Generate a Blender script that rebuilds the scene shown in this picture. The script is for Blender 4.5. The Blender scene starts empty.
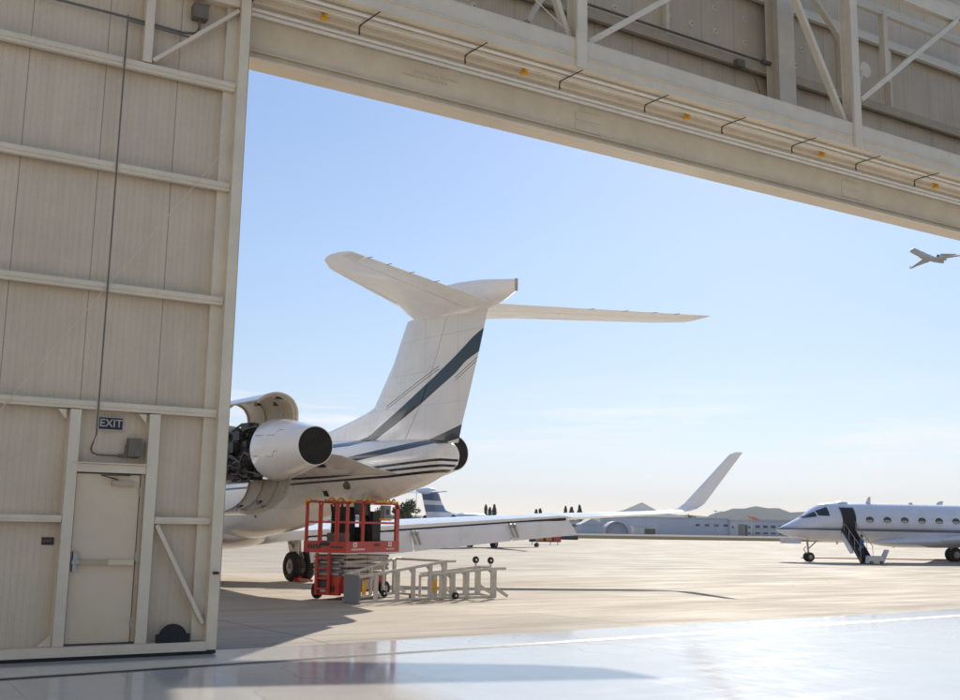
import bpy, bmesh, math, random
from mathutils import Vector, Matrix
random.seed(7)
S = bpy.context.scene
COL = S.collection
R = math.radians

# ------------------------------------------------------------------ camera
FPX = 1059.0
pitch, roll, yaw, EYE = R(9.46), R(.94), R(30.95), 1.65
fw = Vector((math.sin(yaw)*math.cos(pitch), math.cos(yaw)*math.cos(pitch), math.sin(pitch)))
rt0 = Vector((math.cos(yaw), -math.sin(yaw), 0)); up0 = rt0.cross(fw)
rt = math.cos(roll)*rt0 + math.sin(roll)*up0
up = -math.sin(roll)*rt0 + math.cos(roll)*up0
cam = bpy.data.objects.new('camera', bpy.data.cameras.new('camera')); COL.objects.link(cam)
M = Matrix((rt, up, -fw)).transposed().to_4x4(); M.translation = Vector((0, 0, EYE))
cam.matrix_world = M
cam.data.sensor_width = 36; cam.data.lens = FPX/960*36
cam.data.clip_start = .05; cam.data.clip_end = 30000
S.camera = cam
F0 = Vector((math.sin(yaw), math.cos(yaw), 0)); R0 = rt0.copy()
GZ = -.22                                    # apron level away from the hangar

def far(D, x, z=GZ):
    """ground point D metres along the view direction at a bearing"""
    p = F0*D + R0*((x-477)/1074*D); return Vector((p.x, p.y, z))

# ------------------------------------------------------------------ materials
def node(nt, t, **k):
    n = nt.nodes.new(t)
    for a, v in k.items(): setattr(n, a, v)
    return n
def new_mat(name):
    m = bpy.data.materials.new(name); m.use_nodes = True
    nt = m.node_tree; b = nt.nodes['Principled BSDF']
    return m, nt, b
def mathn(nt, op, a, b=None, clamp=False):
    n = node(nt, 'ShaderNodeMath', operation=op, use_clamp=clamp)
    for i, v in ((0, a), (1, b)):
        if v is None: continue
        if isinstance(v, (int, float)): n.inputs[i].default_value = v
        else: nt.links.new(v, n.inputs[i])
    return n.outputs[0]
def mixc(nt, fac, a, b, blend='MIX'):
    n = node(nt, 'ShaderNodeMix', data_type='RGBA', blend_type=blend)
    for s, v in ((0, fac), (6, a), (7, b)):
        if isinstance(v, (int, float)): n.inputs[s].default_value = v
        elif isinstance(v, tuple): n.inputs[s].default_value = (*v, 1) if len(v) == 3 else v
        else: nt.links.new(v, n.inputs[s])
    return n.outputs[2]
def noise(nt, coord, scale, detail=4, rough=.55, stretch=None):
    if stretch:
        mp = node(nt, 'ShaderNodeMapping'); mp.inputs['Scale'].default_value = stretch
        nt.links.new(coord, mp.inputs[0]); coord = mp.outputs[0]
    n = node(nt, 'ShaderNodeTexNoise'); n.inputs['Scale'].default_value = scale
    n.inputs['Detail'].default_value = detail; n.inputs['Roughness'].default_value = rough
    nt.links.new(coord, n.inputs['Vector']); return n.outputs['Fac']
def rng(nt, v, a, b, c, d):
    n = node(nt, 'ShaderNodeMapRange')
    for i, x in enumerate((a, b, c, d)): n.inputs[i+1].default_value = x
    nt.links.new(v, n.inputs[0]); return n.outputs[0]
def bump(nt, b, h, strength, dist=.01):
    n = node(nt, 'ShaderNodeBump'); n.inputs['Strength'].default_value = strength
    n.inputs['Distance'].default_value = dist
    nt.links.new(h, n.inputs['Height']); nt.links.new(n.outputs[0], b.inputs['Normal'])
def paint(name, col, rough=.45, var=.10, scale=3, metal=0, coat=0, bumps=0, coord='Object'):
    m, nt, b = new_mat(name)
    tc = node(nt, 'ShaderNodeTexCoord').outputs[coord]
    f = noise(nt, tc, scale, 5)
    f2 = noise(nt, tc, scale*9, 3)
    k = mathn(nt, 'ADD', rng(nt, f, .3, .7, 1-var, 1+var*.6), rng(nt, f2, .3, .7, -var*.3, var*.3))
    c = mixc(nt, 1., col, k, 'MULTIPLY')
    nt.links.new(c, b.inputs['Base Color'])
    nt.links.new(rng(nt, f, .3, .7, rough*.8, min(1, rough*1.25)), b.inputs['Roughness'])
    b.inputs['Metallic'].default_value = metal
    if coat: b.inputs['Coat Weight'].default_value = coat; b.inputs['Coat Roughness'].default_value = .06
    if bumps: bump(nt, b, f2, bumps, .004)
    return m

MT = {}
TAN = (.70, .605, .462)
MT['tan'] = paint('tan_steel_paint', TAN, .42, .08, 2.5)
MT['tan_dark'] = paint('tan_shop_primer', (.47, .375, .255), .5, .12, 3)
MT['tan_door'] = paint('tan_door_paint', (.67, .545, .385), .4, .05, 1.5)
MT['black_rubber'] = paint('black_rubber', (.012, .012, .013), .6, .3, 6)
MT['dark_steel'] = paint('dark_steel', (.06, .058, .055), .45, .3, 6, .4)
MT['galv'] = paint('galvanised_steel', (.38, .37, .35), .4, .2, 10, .7)
MT['conduit'] = paint('conduit_steel', (.17, .155, .13), .45, .2, 8, .3)
MT['box_grey'] = paint('weathered_box_grey', (.16, .135, .105), .5, .2, 8)
MT['yellow'] = paint('safety_yellow', (.75, .38, .02), .5, .12, 6)
MT['red'] = paint('lift_red', (.50, .042, .020), .45, .2, 4, coat=.15)
MT['cream'] = paint('scissor_cream', (.50, .46, .38), .5, .15, 5)
MT['stand_grey'] = paint('stand_tan_grey', (.56, .53, .47), .55, .18, 8)
MT['stand_panel'] = paint('stand_panel_grey', (.20, .205, .215), .5, .1, 4)
MT['tyre'] = paint('tyre_rubber', (.014, .014, .015), .75, .3, 10)
MT['rim'] = paint('wheel_rim', (.42, .38, .33), .5, .2, 10, .0)
MT['strut'] = paint('gear_strut', (.42, .40, .37), .4, .2, 8, .3)
MT['soot'] = paint('exhaust_soot', (.012, .011, .010), .7, .3, 5)
MT['engine'] = paint('engine_machinery', (.045, .042, .040), .45, .55, 7, .5, bumps=.6)
MT['engine_pipe'] = paint('engine_pipe', (.11, .10, .09), .35, .4, 8, .8)
MT['cowl_inner'] = paint('cowl_inner_primer', (.52, .45, .36), .5, .12, 6)
MT['white'] = paint('aircraft_white', (.86, .85, .83), .22, .04, 1.2, coat=.6)
MT['flap_grey'] = paint('flap_white_grey', (.74, .75, .79), .3, .05, 2, coat=.3)
MT['white_cool'] = paint('aircraft_cool_white', (.66, .69, .76), .2, .04, 1.2, coat=.6)
MT['blue_jet'] = paint('aircraft_blue', (.085, .135, .25), .25, .08, 1.2, coat=.5)
MT['line'] = paint('panel_gap', (.06, .055, .05), .6, .1, 3)
MT['rail'] = paint('guide_rail_white', (.76, .73, .67), .25, .06, 4, coat=.4)
MT['dim_white'] = paint('dim_letters_and_glint', (.46, .44, .40), .5, .08, 6)
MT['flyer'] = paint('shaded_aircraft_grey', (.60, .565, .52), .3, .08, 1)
MT['glass'] = paint('cabin_glass', (.02, .022, .026), .06, .2, 3, coat=1)
MT['chrome'] = paint('polished_lip', (.6, .6, .6), .18, .1, 3, 1)
MT['dark_in'] = paint('dark_interior', (.025, .022, .02), .7, .3, 4)
MT['stair'] = paint('dark_stair_tread', (.04, .038, .036), .6, .3, 8)
MT['cart'] = paint('white_cart_paint', (.66, .63, .58), .5, .1, 4)
MT['skin'] = paint('skin', (.42, .26, .18), .5, .05, 10)
MT['hair'] = paint('dark_hair', (.025, .018, .014), .6, .2, 20)
MT['shirt'] = paint('blue_shirt', (.06, .14, .27), .8, .15, 20)
MT['trousers'] = paint('dark_trousers', (.018, .02, .028), .85, .15, 20)
MT['bldg'] = paint('pale_blue_siding', (.60, .61, .66), .6, .08, .2)
MT['bldg_white'] = paint('white_stucco', (.68, .66, .63), .7, .08, .3)
MT['bldg_roof'] = paint('pale_roof', (.55, .53, .50), .6, .1, .2)
MT['bldg_dark'] = paint('window_dark', (.06, .065, .075), .25, .2, 1)
MT['bldg_door'] = paint('brown_roller_door', (.30, .25, .20), .6, .1, .5)
MT['tent'] = paint('grey_fabric_roof', (.52, .54, .59), .7, .1, .5)
MT['bark'] = paint('bark', (.09, .065, .045), .85, .3, 6)
MT['hill'] = paint('dry_hill', (.115, .12, .115), .9, .3, .004, coord='Object')
MT['sock_red'] = paint('windsock_orange', (.80, .12, .04), .7, .1, 4)
MT['black_sign'] = paint('sign_black', (.02, .02, .02), .5, .2, 6)
MT['sign_white'] = paint('sign_white', (.75, .74, .70), .5, .05, 6)
MT['sign_orange'] = paint('sign_orange', (.70, .26, .05), .5, .1, 6)
MT['sign_red'] = paint('sign_red', (.55, .07, .05), .5, .1, 6)
MT['red_line'] = paint('red_ground_paint', (.13, .03, .025), .7, .3, 2)
MT['barrier'] = paint('dark_barrier', (.05, .055, .05), .7, .3, 3)
MT['shell'] = paint('hangar_inner_cladding', (.62, .58, .51), .6, .06, .5)
def leafmat(name, c1, c2):
    m, nt, b = new_mat(name)
    g = node(nt, 'ShaderNodeNewGeometry')
    c = mixc(nt, g.outputs['Random Per Island'], c1, c2)
    nt.links.new(c, b.inputs['Base Color']); b.inputs['Roughness'].default_value = .7
    return m
MT['cypress'] = leafmat('cypress_leaf', (.045, .06, .03), (.09, .105, .055))
MT['leaf'] = leafmat('broad_leaf', (.04, .06, .022), (.10, .115, .05))
MT['brush'] = leafmat('brush_leaf', (.05, .055, .028), (.12, .11, .06))

def m_panel():
    """insulated wall panels: fine vertical ribs, a joint every .95 m"""
    m, nt, b = new_mat('insulated_panel')
    tc = node(nt, 'ShaderNodeTexCoord').outputs['Object']
    x = node(nt, 'ShaderNodeSeparateXYZ'); nt.links.new(tc, x.inputs[0])
    fr = mathn(nt, 'FRACT', mathn(nt, 'DIVIDE', mathn(nt, 'ADD', x.outputs[0], 50*.94-1.56+.005), .94))
    seam = mathn(nt, 'LESS_THAN', fr, .014)
    rb = mathn(nt, 'FRACT', mathn(nt, 'DIVIDE', x.outputs[0], .078))
    rib = mathn(nt, 'LESS_THAN', rb, .16)
    n1 = noise(nt, tc, 1.3, 6); n2 = noise(nt, tc, 30, 3); n3 = noise(nt, tc, 2.2, 6, .7, (3, 3, .18))
    k = mathn(nt, 'MULTIPLY', rng(nt, n1, .3, .7, .92, 1.06), rng(nt, n2, .3, .7, .97, 1.03))
    k = mathn(nt, 'MULTIPLY', k, rng(nt, n3, .35, .7, 1.03, .92))
    k = mathn(nt, 'MULTIPLY', k, mathn(nt, 'SUBTRACT', 1.0, mathn(nt, 'MULTIPLY', rib, .07)))
    c = mixc(nt, 1., (.63, .515, .378), k, 'MULTIPLY')
    c = mixc(nt, mathn(nt, 'MULTIPLY', seam, .5), c, (.12, .10, .08))
    nt.links.new(c, b.inputs['Base Color']); b.inputs['Roughness'].default_value = .5
    h = mathn(nt, 'SUBTRACT', mathn(nt, 'SUBTRACT', 1.0, mathn(nt, 'MULTIPLY', seam, 1.0)), mathn(nt, 'MULTIPLY', rib, .25))
    bump(nt, b, h, .5, .006)
    return m
MT['panel'] = m_panel()

def m_floor():
    m, nt, b = new_mat('epoxy_floor')
    tc = node(nt, 'ShaderNodeTexCoord').outputs['Object']
    n1 = noise(nt, tc, .35, 6); n2 = noise(nt, tc, 5, 5, .6, (1, .35, 1)); n3 = noise(nt, tc, 40, 3)
    k = mathn(nt, 'MULTIPLY', rng(nt, n1, .3, .7, .90, 1.05), rng(nt, n2, .35, .75, 1.03, .94))
    c = mixc(nt, 1., (.68, .65, .60), k, 'MULTIPLY')
    sp = node(nt, 'ShaderNodeTexVoronoi', feature='F1'); sp.inputs['Scale'].default_value = 2.2
    nt.links.new(tc, sp.inputs['Vector'])
    dot = mathn(nt, 'LESS_THAN', sp.outputs['Distance'], .035)
    c = mixc(nt, mathn(nt, 'MULTIPLY', dot, .5), c, (.25, .22, .19))
    sc = node(nt, 'ShaderNodeTexWave', wave_type='BANDS'); sc.inputs['Scale'].default_value = .35; sc.inputs['Distortion'].default_value = 14; sc.inputs['Detail'].default_value = 3
    nt.links.new(tc, sc.inputs['Vector'])
    scuff = mathn(nt, 'MULTIPLY', mathn(nt, 'GREATER_THAN', sc.outputs['Fac'], .985), rng(nt, n1, .5, .65, 0, .4))
    c = mixc(nt, scuff, c, (.30, .27, .24))
    jn = node(nt, 'ShaderNodeSeparateXYZ'); nt.links.new(tc, jn.inputs[0])
    jf = mathn(nt, 'LESS_THAN', mathn(nt, 'FRACT', mathn(nt, 'DIVIDE', mathn(nt, 'ADD', jn.outputs[0], 4.4), 6.1)), .0016)
    c = mixc(nt, mathn(nt, 'MULTIPLY', jf, .45), c, (.25, .22, .19))
    nt.links.new(c, b.inputs['Base Color'])
    nt.links.new(mathn(nt, 'ADD', rng(nt, n2, .3, .75, .085, .15), mathn(nt, 'MULTIPLY', rng(nt, noise(nt, tc, 1.4, 7, .7, (.3, 1.6, 1)),   .5, .75, 0, 1), .06)), b.inputs['Roughness'])
    b.inputs['Coat Weight'].default_value = .2; b.inputs['Coat Roughness'].default_value = .05
    h = mathn(nt, 'ADD', noise(nt, tc, 1.1, 2), mathn(nt, 'MULTIPLY', n3, .05))
    bump(nt, b, h, .05, .02)
    return m
MT['floor'] = m_floor()

def m_apron():
    m, nt, b = new_mat('apron_concrete')
    tc = node(nt, 'ShaderNodeTexCoord').outputs['Object']
    x = node(nt, 'ShaderNodeSeparateXYZ'); nt.links.new(tc, x.inputs[0])
    n1 = noise(nt, tc, .12, 8, .6); n2 = noise(nt, tc, .9, 6, .65, (.25, 1, 1)); n3 = noise(nt, tc, 22, 4, .7)
    n4 = noise(nt, tc, .35, 7, .7, (.2, 1.3, 1))
    k = mathn(nt, 'MULTIPLY', rng(nt, n1, .3, .7, .88, 1.08), rng(nt, n2, .3, .72, 1.10, .84))
    k = mathn(nt, 'MULTIPLY', k, rng(nt, n3, .3, .7, .93, 1.06))
    k = mathn(nt, 'MULTIPLY', k, rng(nt, n4, .52, .72, 1.0, .80))
    c = mixc(nt, 1., (.43, .368, .292), k, 'MULTIPLY')
    cx_ = mathn(nt, 'FLOOR', mathn(nt, 'DIVIDE', x.outputs[0], 6.1)); cy_ = mathn(nt, 'FLOOR', mathn(nt, 'DIVIDE', mathn(nt, 'ADD', x.outputs[1], 3.0), 6.1))
    cb = node(nt, 'ShaderNodeCombineXYZ'); nt.links.new(cx_, cb.inputs[0]); nt.links.new(cy_, cb.inputs[1])
    wn = node(nt, 'ShaderNodeTexWhiteNoise', noise_dimensions='2D'); nt.links.new(cb.outputs[0], wn.inputs['Vector'])
    c = mixc(nt, 1., c, rng(nt, wn.outputs['Value'], 0, 1, .91, 1.04), 'MULTIPLY')
    dn = noise(nt, tc, .5, 4); ad = node(nt, 'ShaderNodeVectorMath', operation='ADD'); cv = node(nt, 'ShaderNodeCombineXYZ'); nt.links.new(mathn(nt, 'MULTIPLY', dn, 3.0), cv.inputs[0]); nt.links.new(mathn(nt, 'MULTIPLY', n3, .4), cv.inputs[1]); nt.links.new(tc, ad.inputs[0]); nt.links.new(cv.outputs[0], ad.inputs[1])
    ck = node(nt, 'ShaderNodeTexVoronoi', feature='DISTANCE_TO_EDGE'); ck.inputs['Scale'].default_value = .11; nt.links.new(ad.outputs[0], ck.inputs['Vector'])
    crack = mathn(nt, 'MULTIPLY', mathn(nt, 'LESS_THAN', ck.outputs['Distance'], .0016), rng(nt, n1, .45, .6, 0, .55))
    c = mixc(nt, crack, c, (.14, .12, .10))
    tw = node(nt, 'ShaderNodeTexWave', wave_type='RINGS'); tw.inputs['Scale'].default_value = .012; tw.inputs['Distortion'].default_value = 1.5; tw.inputs['Detail'].default_value = 1; nt.links.new(tc, tw.inputs['Vector'])
    ty = mathn(nt, 'MULTIPLY', mathn(nt, 'GREATER_THAN', tw.outputs['Fac'], .9985), rng(nt, n4, .42, .6, 0, .35))
    c = mixc(nt, ty, c, (.13, .115, .10))
    jx = mathn(nt, 'LESS_THAN', mathn(nt, 'FRACT', mathn(nt, 'DIVIDE', x.outputs[0], 6.1)), .007)
    jy = mathn(nt, 'LESS_THAN', mathn(nt, 'FRACT', mathn(nt, 'DIVIDE', mathn(nt, 'ADD', x.outputs[1], 3.0), 6.1)), .007)
    j = mathn(nt, 'MAXIMUM', jx, jy)
    c = mixc(nt, mathn(nt, 'MULTIPLY', j, .6), c, (.10, .085, .07))
    sp = node(nt, 'ShaderNodeTexVoronoi', feature='F1'); sp.inputs['Scale'].default_value = .28
    nt.links.new(tc, sp.inputs['Vector'])
    oil = mathn(nt, 'MULTIPLY', rng(nt, mathn(nt, 'ADD', sp.outputs['Distance'], mathn(nt, 'MULTIPLY', n3, .12)), .10, .2, 1, 0), .35)
    c = mixc(nt, oil, c, (.16, .13, .11))
    nt.links.new(c, b.inputs['Base Color'])
    nt.links.new(rng(nt, n2, .3, .7, .75, .95), b.inputs['Roughness']); b.inputs['Specular IOR Level'].default_value = .12
    bump(nt, b, n3, .12, .006)
    return m
MT['apron'] = m_apron()
def m_grass():
    m, nt, b = new_mat('dry_airfield_grass')
    tc = node(nt, 'ShaderNodeTexCoord').outputs['Object']
    n1 = noise(nt, tc, .05, 8, .65); n2 = noise(nt, tc, .6, 6, .7)
    c = mixc(nt, n1, (.10, .085, .045), (.17, .14, .085)); c = mixc(nt, rng(nt, n2, .4, .7, 0, .5), c, (.07, .065, .04))
    nt.links.new(c, b.inputs['Base Color']); b.inputs['Roughness'].default_value = 1; b.inputs['Specular IOR Level'].default_value = 0
    return m
MT['grass'] = m_grass()
MT['taxi'] = paint('taxiway_concrete', (.34, .31, .27), .6, .12, .05)
for k_ in ('taxi', 'hill', 'red_line'): MT[k_].node_tree.nodes['Principled BSDF'].inputs['Specular IOR Level'].default_value = 0
MT['track'] = paint('floor_track_steel', (.035, .033, .03), .5, .6, 25, .2)

def curve_fn(nt, a, pts):
    """piecewise-linear z(a) through pts as a Float Curve node (a 0..30, z 0..8)"""
    n = node(nt, 'ShaderNodeFloatCurve'); c = n.mapping.curves[0]
    pts = sorted(pts)
    P = [(p[0]/30, p[1]/8) for p in pts]
    c.points[0].location = P[0]; c.points[1].location = P[-1]
    for p in P[1:-1]: c.points.new(*p)
    for p in c.points: p.handle_type = 'VECTOR'
    n.mapping.use_clip = False
    n.mapping.extend = 'HORIZONTAL'; n.mapping.update()
    nt.links.new(mathn(nt, 'DIVIDE', a, 30), n.inputs['Value'])
    return mathn(nt, 'MULTIPLY', n.outputs[0], 8)
def striped(name, base, bands, rough=.2):
    """aircraft paint with bands: (lower pts, upper pts, colour, a_min, a_max) in the aircraft's own y/z"""
    m, nt, b = new_mat(name)
    tc = node(nt, 'ShaderNodeTexCoord').outputs['Object']
    x = node(nt, 'ShaderNodeSeparateXYZ'); nt.links.new(tc, x.inputs[0])
    a, z = x.outputs[1], x.outputs[2]
    f = noise(nt, tc, 1.3, 5); f2 = noise(nt, tc, 9, 4, .6, (1, 1, .4))
    c = mixc(nt, 1., base, mathn(nt, 'MULTIPLY', rng(nt, f, .3, .7, .95, 1.03), rng(nt, f2, .35, .75, 1.01, .95)), 'MULTIPLY')
    pl = mathn(nt, 'LESS_THAN', mathn(nt, 'FRACT', mathn(nt, 'DIVIDE', mathn(nt, 'ADD', a, .37), 1.27)), .010)
    pz = mathn(nt, 'LESS_THAN', mathn(nt, 'FRACT', mathn(nt, 'DIVIDE', mathn(nt, 'ADD', z, .21), .83)), .012)
    rv = node(nt, 'ShaderNodeTexVoronoi'); rv.inputs['Scale'].default_value = 14; rv.inputs['Randomness'].default_value = 0; nt.links.new(tc, rv.inputs['Vector'])
    ln = mathn(nt, 'MAXIMUM', pl, pz)
    c = mixc(nt, mathn(nt, 'MULTIPLY', ln, .30), c, (.20, .19, .18))
    st_n = noise(nt, tc, 2.0, 7, .7, (1, .25, 1.6))
    c = mixc(nt, rng(nt, st_n, .56, .80, 0, .28), c, (.42, .38, .33))
    for lo, hi, col, a0, a1 in bands:
        msk = mathn(nt, 'MULTIPLY', mathn(nt, 'GREATER_THAN', z, curve_fn(nt, a, lo)), mathn(nt, 'LESS_THAN', z, curve_fn(nt, a, hi)))
        msk = mathn(nt, 'MULTIPLY', msk, mathn(nt, 'MULTIPLY', mathn(nt, 'GREATER_THAN', a, a0), mathn(nt, 'LESS_THAN', a, a1)))
        c = mixc(nt, msk, c, col)
    nt.links.new(c, b.inputs['Base Color'])
    nt.links.new(rng(nt, f, .3, .7, rough*.8, rough*1.3), b.inputs['Roughness'])
    b.inputs['Coat Weight'].default_value = .6; b.inputs['Coat Roughness'].default_value = .06
    return m

# ------------------------------------------------------------------ mesh helper
class MB:
    def __init__(s): s.bm = bmesh.new(); s.mi = 0
    def face(s, vs):
        try:
            f = s.bm.faces.new(vs); f.material_index = s.mi; return f
        except ValueError: return None
    def poly(s, pts): return s.face([s.bm.verts.new(p) for p in pts])
    def box(s, a, b):
        x0, y0, z0 = [min(a[i], b[i]) for i in range(3)]; x1, y1, z1 = [max(a[i], b[i]) for i in range(3)]
        v = [s.bm.verts.new(p) for p in ((x0,y0,z0),(x1,y0,z0),(x1,y1,z0),(x0,y1,z0),(x0,y0,z1),(x1,y0,z1),(x1,y1,z1),(x0,y1,z1))]
        for q in ((0,3,2,1),(4,5,6,7),(0,1,5,4),(1,2,6,5),(2,3,7,6),(3,0,4,7)): s.face([v[i] for i in q])
        return s
    def loft(s, rings, close=True, cap0=True, cap1=True):
        V = [[s.bm.verts.new(p) for p in r] for r in rings]; n = len(V[0])
        for i in range(len(V)-1):
            for j in range(n if close else n-1):
                k = (j+1) % n; s.face([V[i][j], V[i][k], V[i+1][k], V[i+1][j]])
        if cap0: s.face(V[0][::-1])
        if cap1: s.face(V[-1])
        return s
    def tube(s, pts, r, n=8, r1=None):
        pts = [Vector(p) for p in pts]; rings = []
        for i, p in enumerate(pts):
            d = (pts[min(i+1, len(pts)-1)]-pts[max(i-1, 0)]).normalized()
            h = Vector((0, 0, 1)) if abs(d.z) < .95 else Vector((1, 0, 0))
            u = d.cross(h).normalized(); w = d.cross(u)
            rr = r if r1 is None else r+(r1-r)*i/(len(pts)-1)
            rings.append([p+rr*(math.cos(t)*u+math.sin(t)*w) for t in [2*math.pi*(j+.5)/n for j in range(n)]])
        return s.loft(rings)
    def bar(s, a, b, w, h, upv=(0, 0, 1)):
        a, b = Vector(a), Vector(b); d = (b-a).normalized(); u = d.cross(Vector(upv)).normalized(); v = u.cross(d)
        q = [(-w/2, -h/2), (w/2, -h/2), (w/2, h/2), (-w/2, h/2)]
        return s.loft([[p+u*i+v*j for i, j in q] for p in (a, b)])
    def angle(s, a, b, w, t, u, v):
        """L-section from a to b with legs along u and v"""
        a, b, u, v = map(Vector, (a, b, u, v))
        q = [(0, 0), (w, 0), (w, t), (t, t), (t, w), (0, w)]
        return s.loft([[p+u*i+v*j for i, j in q] for p in (a, b)])
    def prism(s, pts, axis, a, b):
        """2D outline extruded along an axis (0,1,2)"""
        def mk(p, t):
            c = list(p); c.insert(axis, t); return c
        return s.loft([[mk(p, a) for p in pts], [mk(p, b) for p in pts]])
    def disc(s, c, nrm, r, t, n=24, r2=None):
        c, nrm = Vector(c), Vector(nrm).normalized()
        return s.tube([c, c+nrm*t], r, n, r2)
    def lathe(s, c, axis, prof, n=28, cap=True):
        """prof: list of (along, radius)"""
        c, axis = Vector(c), Vector(axis).normalized()
        h = Vector((0, 0, 1)) if abs(axis.z) < .9 else Vector((1, 0, 0))
        u = axis.cross(h).normalized(); w = axis.cross(u)
        rings = [[c+axis*t+r*(math.cos(2*math.pi*j/n)*u+math.sin(2*math.pi*j/n)*w) for j in range(n)] for t, r in prof]
        return s.loft(rings, cap0=cap, cap1=cap)
    def build(s, name, mats, parent=None, smooth=False, angle=35):
        bmesh.ops.remove_doubles(s.bm, verts=s.bm.verts, dist=1e-5)
        bmesh.ops.recalc_face_normals(s.bm, faces=s.bm.faces)
        if smooth:
            for f in s.bm.faces: f.smooth = True
            for e in s.bm.edges:
                if len(e.link_faces) == 2 and e.calc_face_angle(0) > R(angle): e.smooth = False
        me = bpy.data.meshes.new(name); s.bm.to_mesh(me); s.bm.free()
        for m in (mats if isinstance(mats, (list, tuple)) else [mats]): me.materials.append(MT[m] if isinstance(m, str) else m)
        o = bpy.data.objects.new(name, me); COL.objects.link(o)
        if parent: o.parent = parent
        return o
def tag(o, label=None, cat=None, group=None, kind=None):
    for k, v in (('label', label), ('category', cat), ('group', group), ('kind', kind)):
        if v: o[k] = v
    return o
def empty(name, loc=(0, 0, 0), rz=0, label=None, cat=None, group=None, scale=1):
    o = bpy.data.objects.new(name, None); COL.objects.link(o)
    o.location = loc; o.rotation_euler = (0, 0, rz); o.scale = (scale,)*3; o.empty_display_size = .3
    return tag(o, label, cat, group)
def copy_tree(o, parent=None):
    c = o.copy(); COL.objects.link(c)
    if parent: c.parent = parent
    for ch in [x for x in COL.objects if x.parent == o]: copy_tree(ch, c)
    return c
def text_mesh(name, txt, size, mat, parent, mtx, extrude=.003, bold=True):
    cu = bpy.data.curves.new(name, 'FONT'); cu.body = txt; cu.size = size; cu.extrude = extrude
    cu.align_x = 'CENTER'; cu.align_y = 'CENTER'; cu.offset = .012*size if bold else 0
    tmp = bpy.data.objects.new('tmp', cu); COL.objects.link(tmp)
    me = bpy.data.meshes.new_from_object(tmp.evaluated_get(bpy.context.evaluated_depsgraph_get()))
    bpy.data.objects.remove(tmp); bpy.data.curves.remove(cu)
    me.name = name; me.transform(mtx); me.materials.clear(); me.materials.append(MT[mat])
    o = bpy.data.objects.new(name, me); COL.objects.link(o); o.parent = parent
    return o

# ================================================================== SETTING
# hangar floor: its outer edge runs at a slight angle to the door leaf
def edge_y(x): return 13.80+(x-4.47)*.0765 if x > -20 else 13.8-24.47*.0765
mb = MB(); XS = [-24, 60]
mb.poly([(-24, -46, 0), (60, -46, 0), (60, edge_y(60), 0), (-24, edge_y(-24), 0)])
tag(mb.build('hangar_floor', 'floor'), kind='structure')
# track slot in the floor
def trk_y(x): return 12.32+(x-1.67)*.0935
mb = MB()
for w in (.055,):
    for x0, x1 in ((-24, 60),):
        mb.poly([(x0, trk_y(x0)-w, .004), (x1, trk_y(x1)-w, .004), (x1, trk_y(x1)+w, .004), (x0, trk_y(x0)+w, .004)])
tag(mb.build('floor_track', 'track'), kind='structure')
mb = MB()
for q in (-.095, .075):
    mb.poly([(-24, trk_y(-24)+q, .004), (60, trk_y(60)+q, .004), (60, trk_y(60)+q+.02, .004), (-24, trk_y(-24)+q+.02, .004)])
tag(mb.build('track_edging', 'galv'), kind='structure')
# apron: falls .22 m over the first metres, then level
def zg(y): return max(GZ, min(0, GZ*(y-15)/13)) if y > 15 else 0
mb = MB()
xs = [-260, -24, 0, 10, 20, 30, 45, 60, 420]; prev = None
def arow(off, z):
    return [mb.bm.verts.new((x, edge_y(max(min(x, 60), -24))+.004+off, z)) for x in xs]
rows = [arow(0, -.006), arow(1.4, -.01), arow(4, -.06), arow(8, -.13), arow(14, GZ)]
endrow = []
for x in xs:
    # far edge lies 185 m along the view direction
    y = (185-x*F0.x)/F0.y; endrow.append(mb.bm.verts.new((x, max(y, 40), GZ)))
rows.append(endrow)
for a, b in zip(rows, rows[1:]):
    for i in range(len(xs)-1): mb.face([a[i], a[i+1], b[i+1], b[i]])
tag(mb.build('apron', 'apron'), kind='structure')
# one sheet of dry ground to the horizon
mb = MB(); mb.poly([(-9000, -9000, GZ-.06), (9000, -9000, GZ-.06), (9000, 9000, GZ-.06), (-9000, 9000, GZ-.06)])
tag(mb.build('ground', 'grass'), kind='structure')
mb = MB()
def strip(d0, d1, z): mb.poly([far(d0, -3000, z), far(d0, 3000, z), far(d1, 3000, z), far(d1, -3000, z)])
strip(292, 415, GZ-.03)
tag(mb.build('taxiway', 'taxi'), kind='structure')
mb = MB()
mb.poly([far(76.5, 800, GZ+.004), far(77.6, 955, GZ+.004), far(80.2, 955, GZ+.004), far(79.4, 800, GZ+.004)])
mb.poly([far(77.6, 955.05, GZ+.004), far(79, 1160, GZ+.004), far(81.6, 1160, GZ+.004), far(80.2, 955.05, GZ+.004)])
tag(mb.build('painted_line', 'red_line'), kind='structure')
# hangar shell behind and above the viewer
mb = MB(); mb.box((-24.4, -46, 0), (-24, 15.4, 17)); mb.box((60, -46, 0), (60.4, 15.4, 17))
tag(mb.build('hangar_walls', 'shell'), 'pale cladding of the hangar side and back walls', kind='structure')
mb = MB(); mb.box((-24.4, -46.4, 17.01), (60.4, 16.2, 17.3))
0 and tag(mb.build('hangar_roof', 'shell'), kind='structure')
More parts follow.
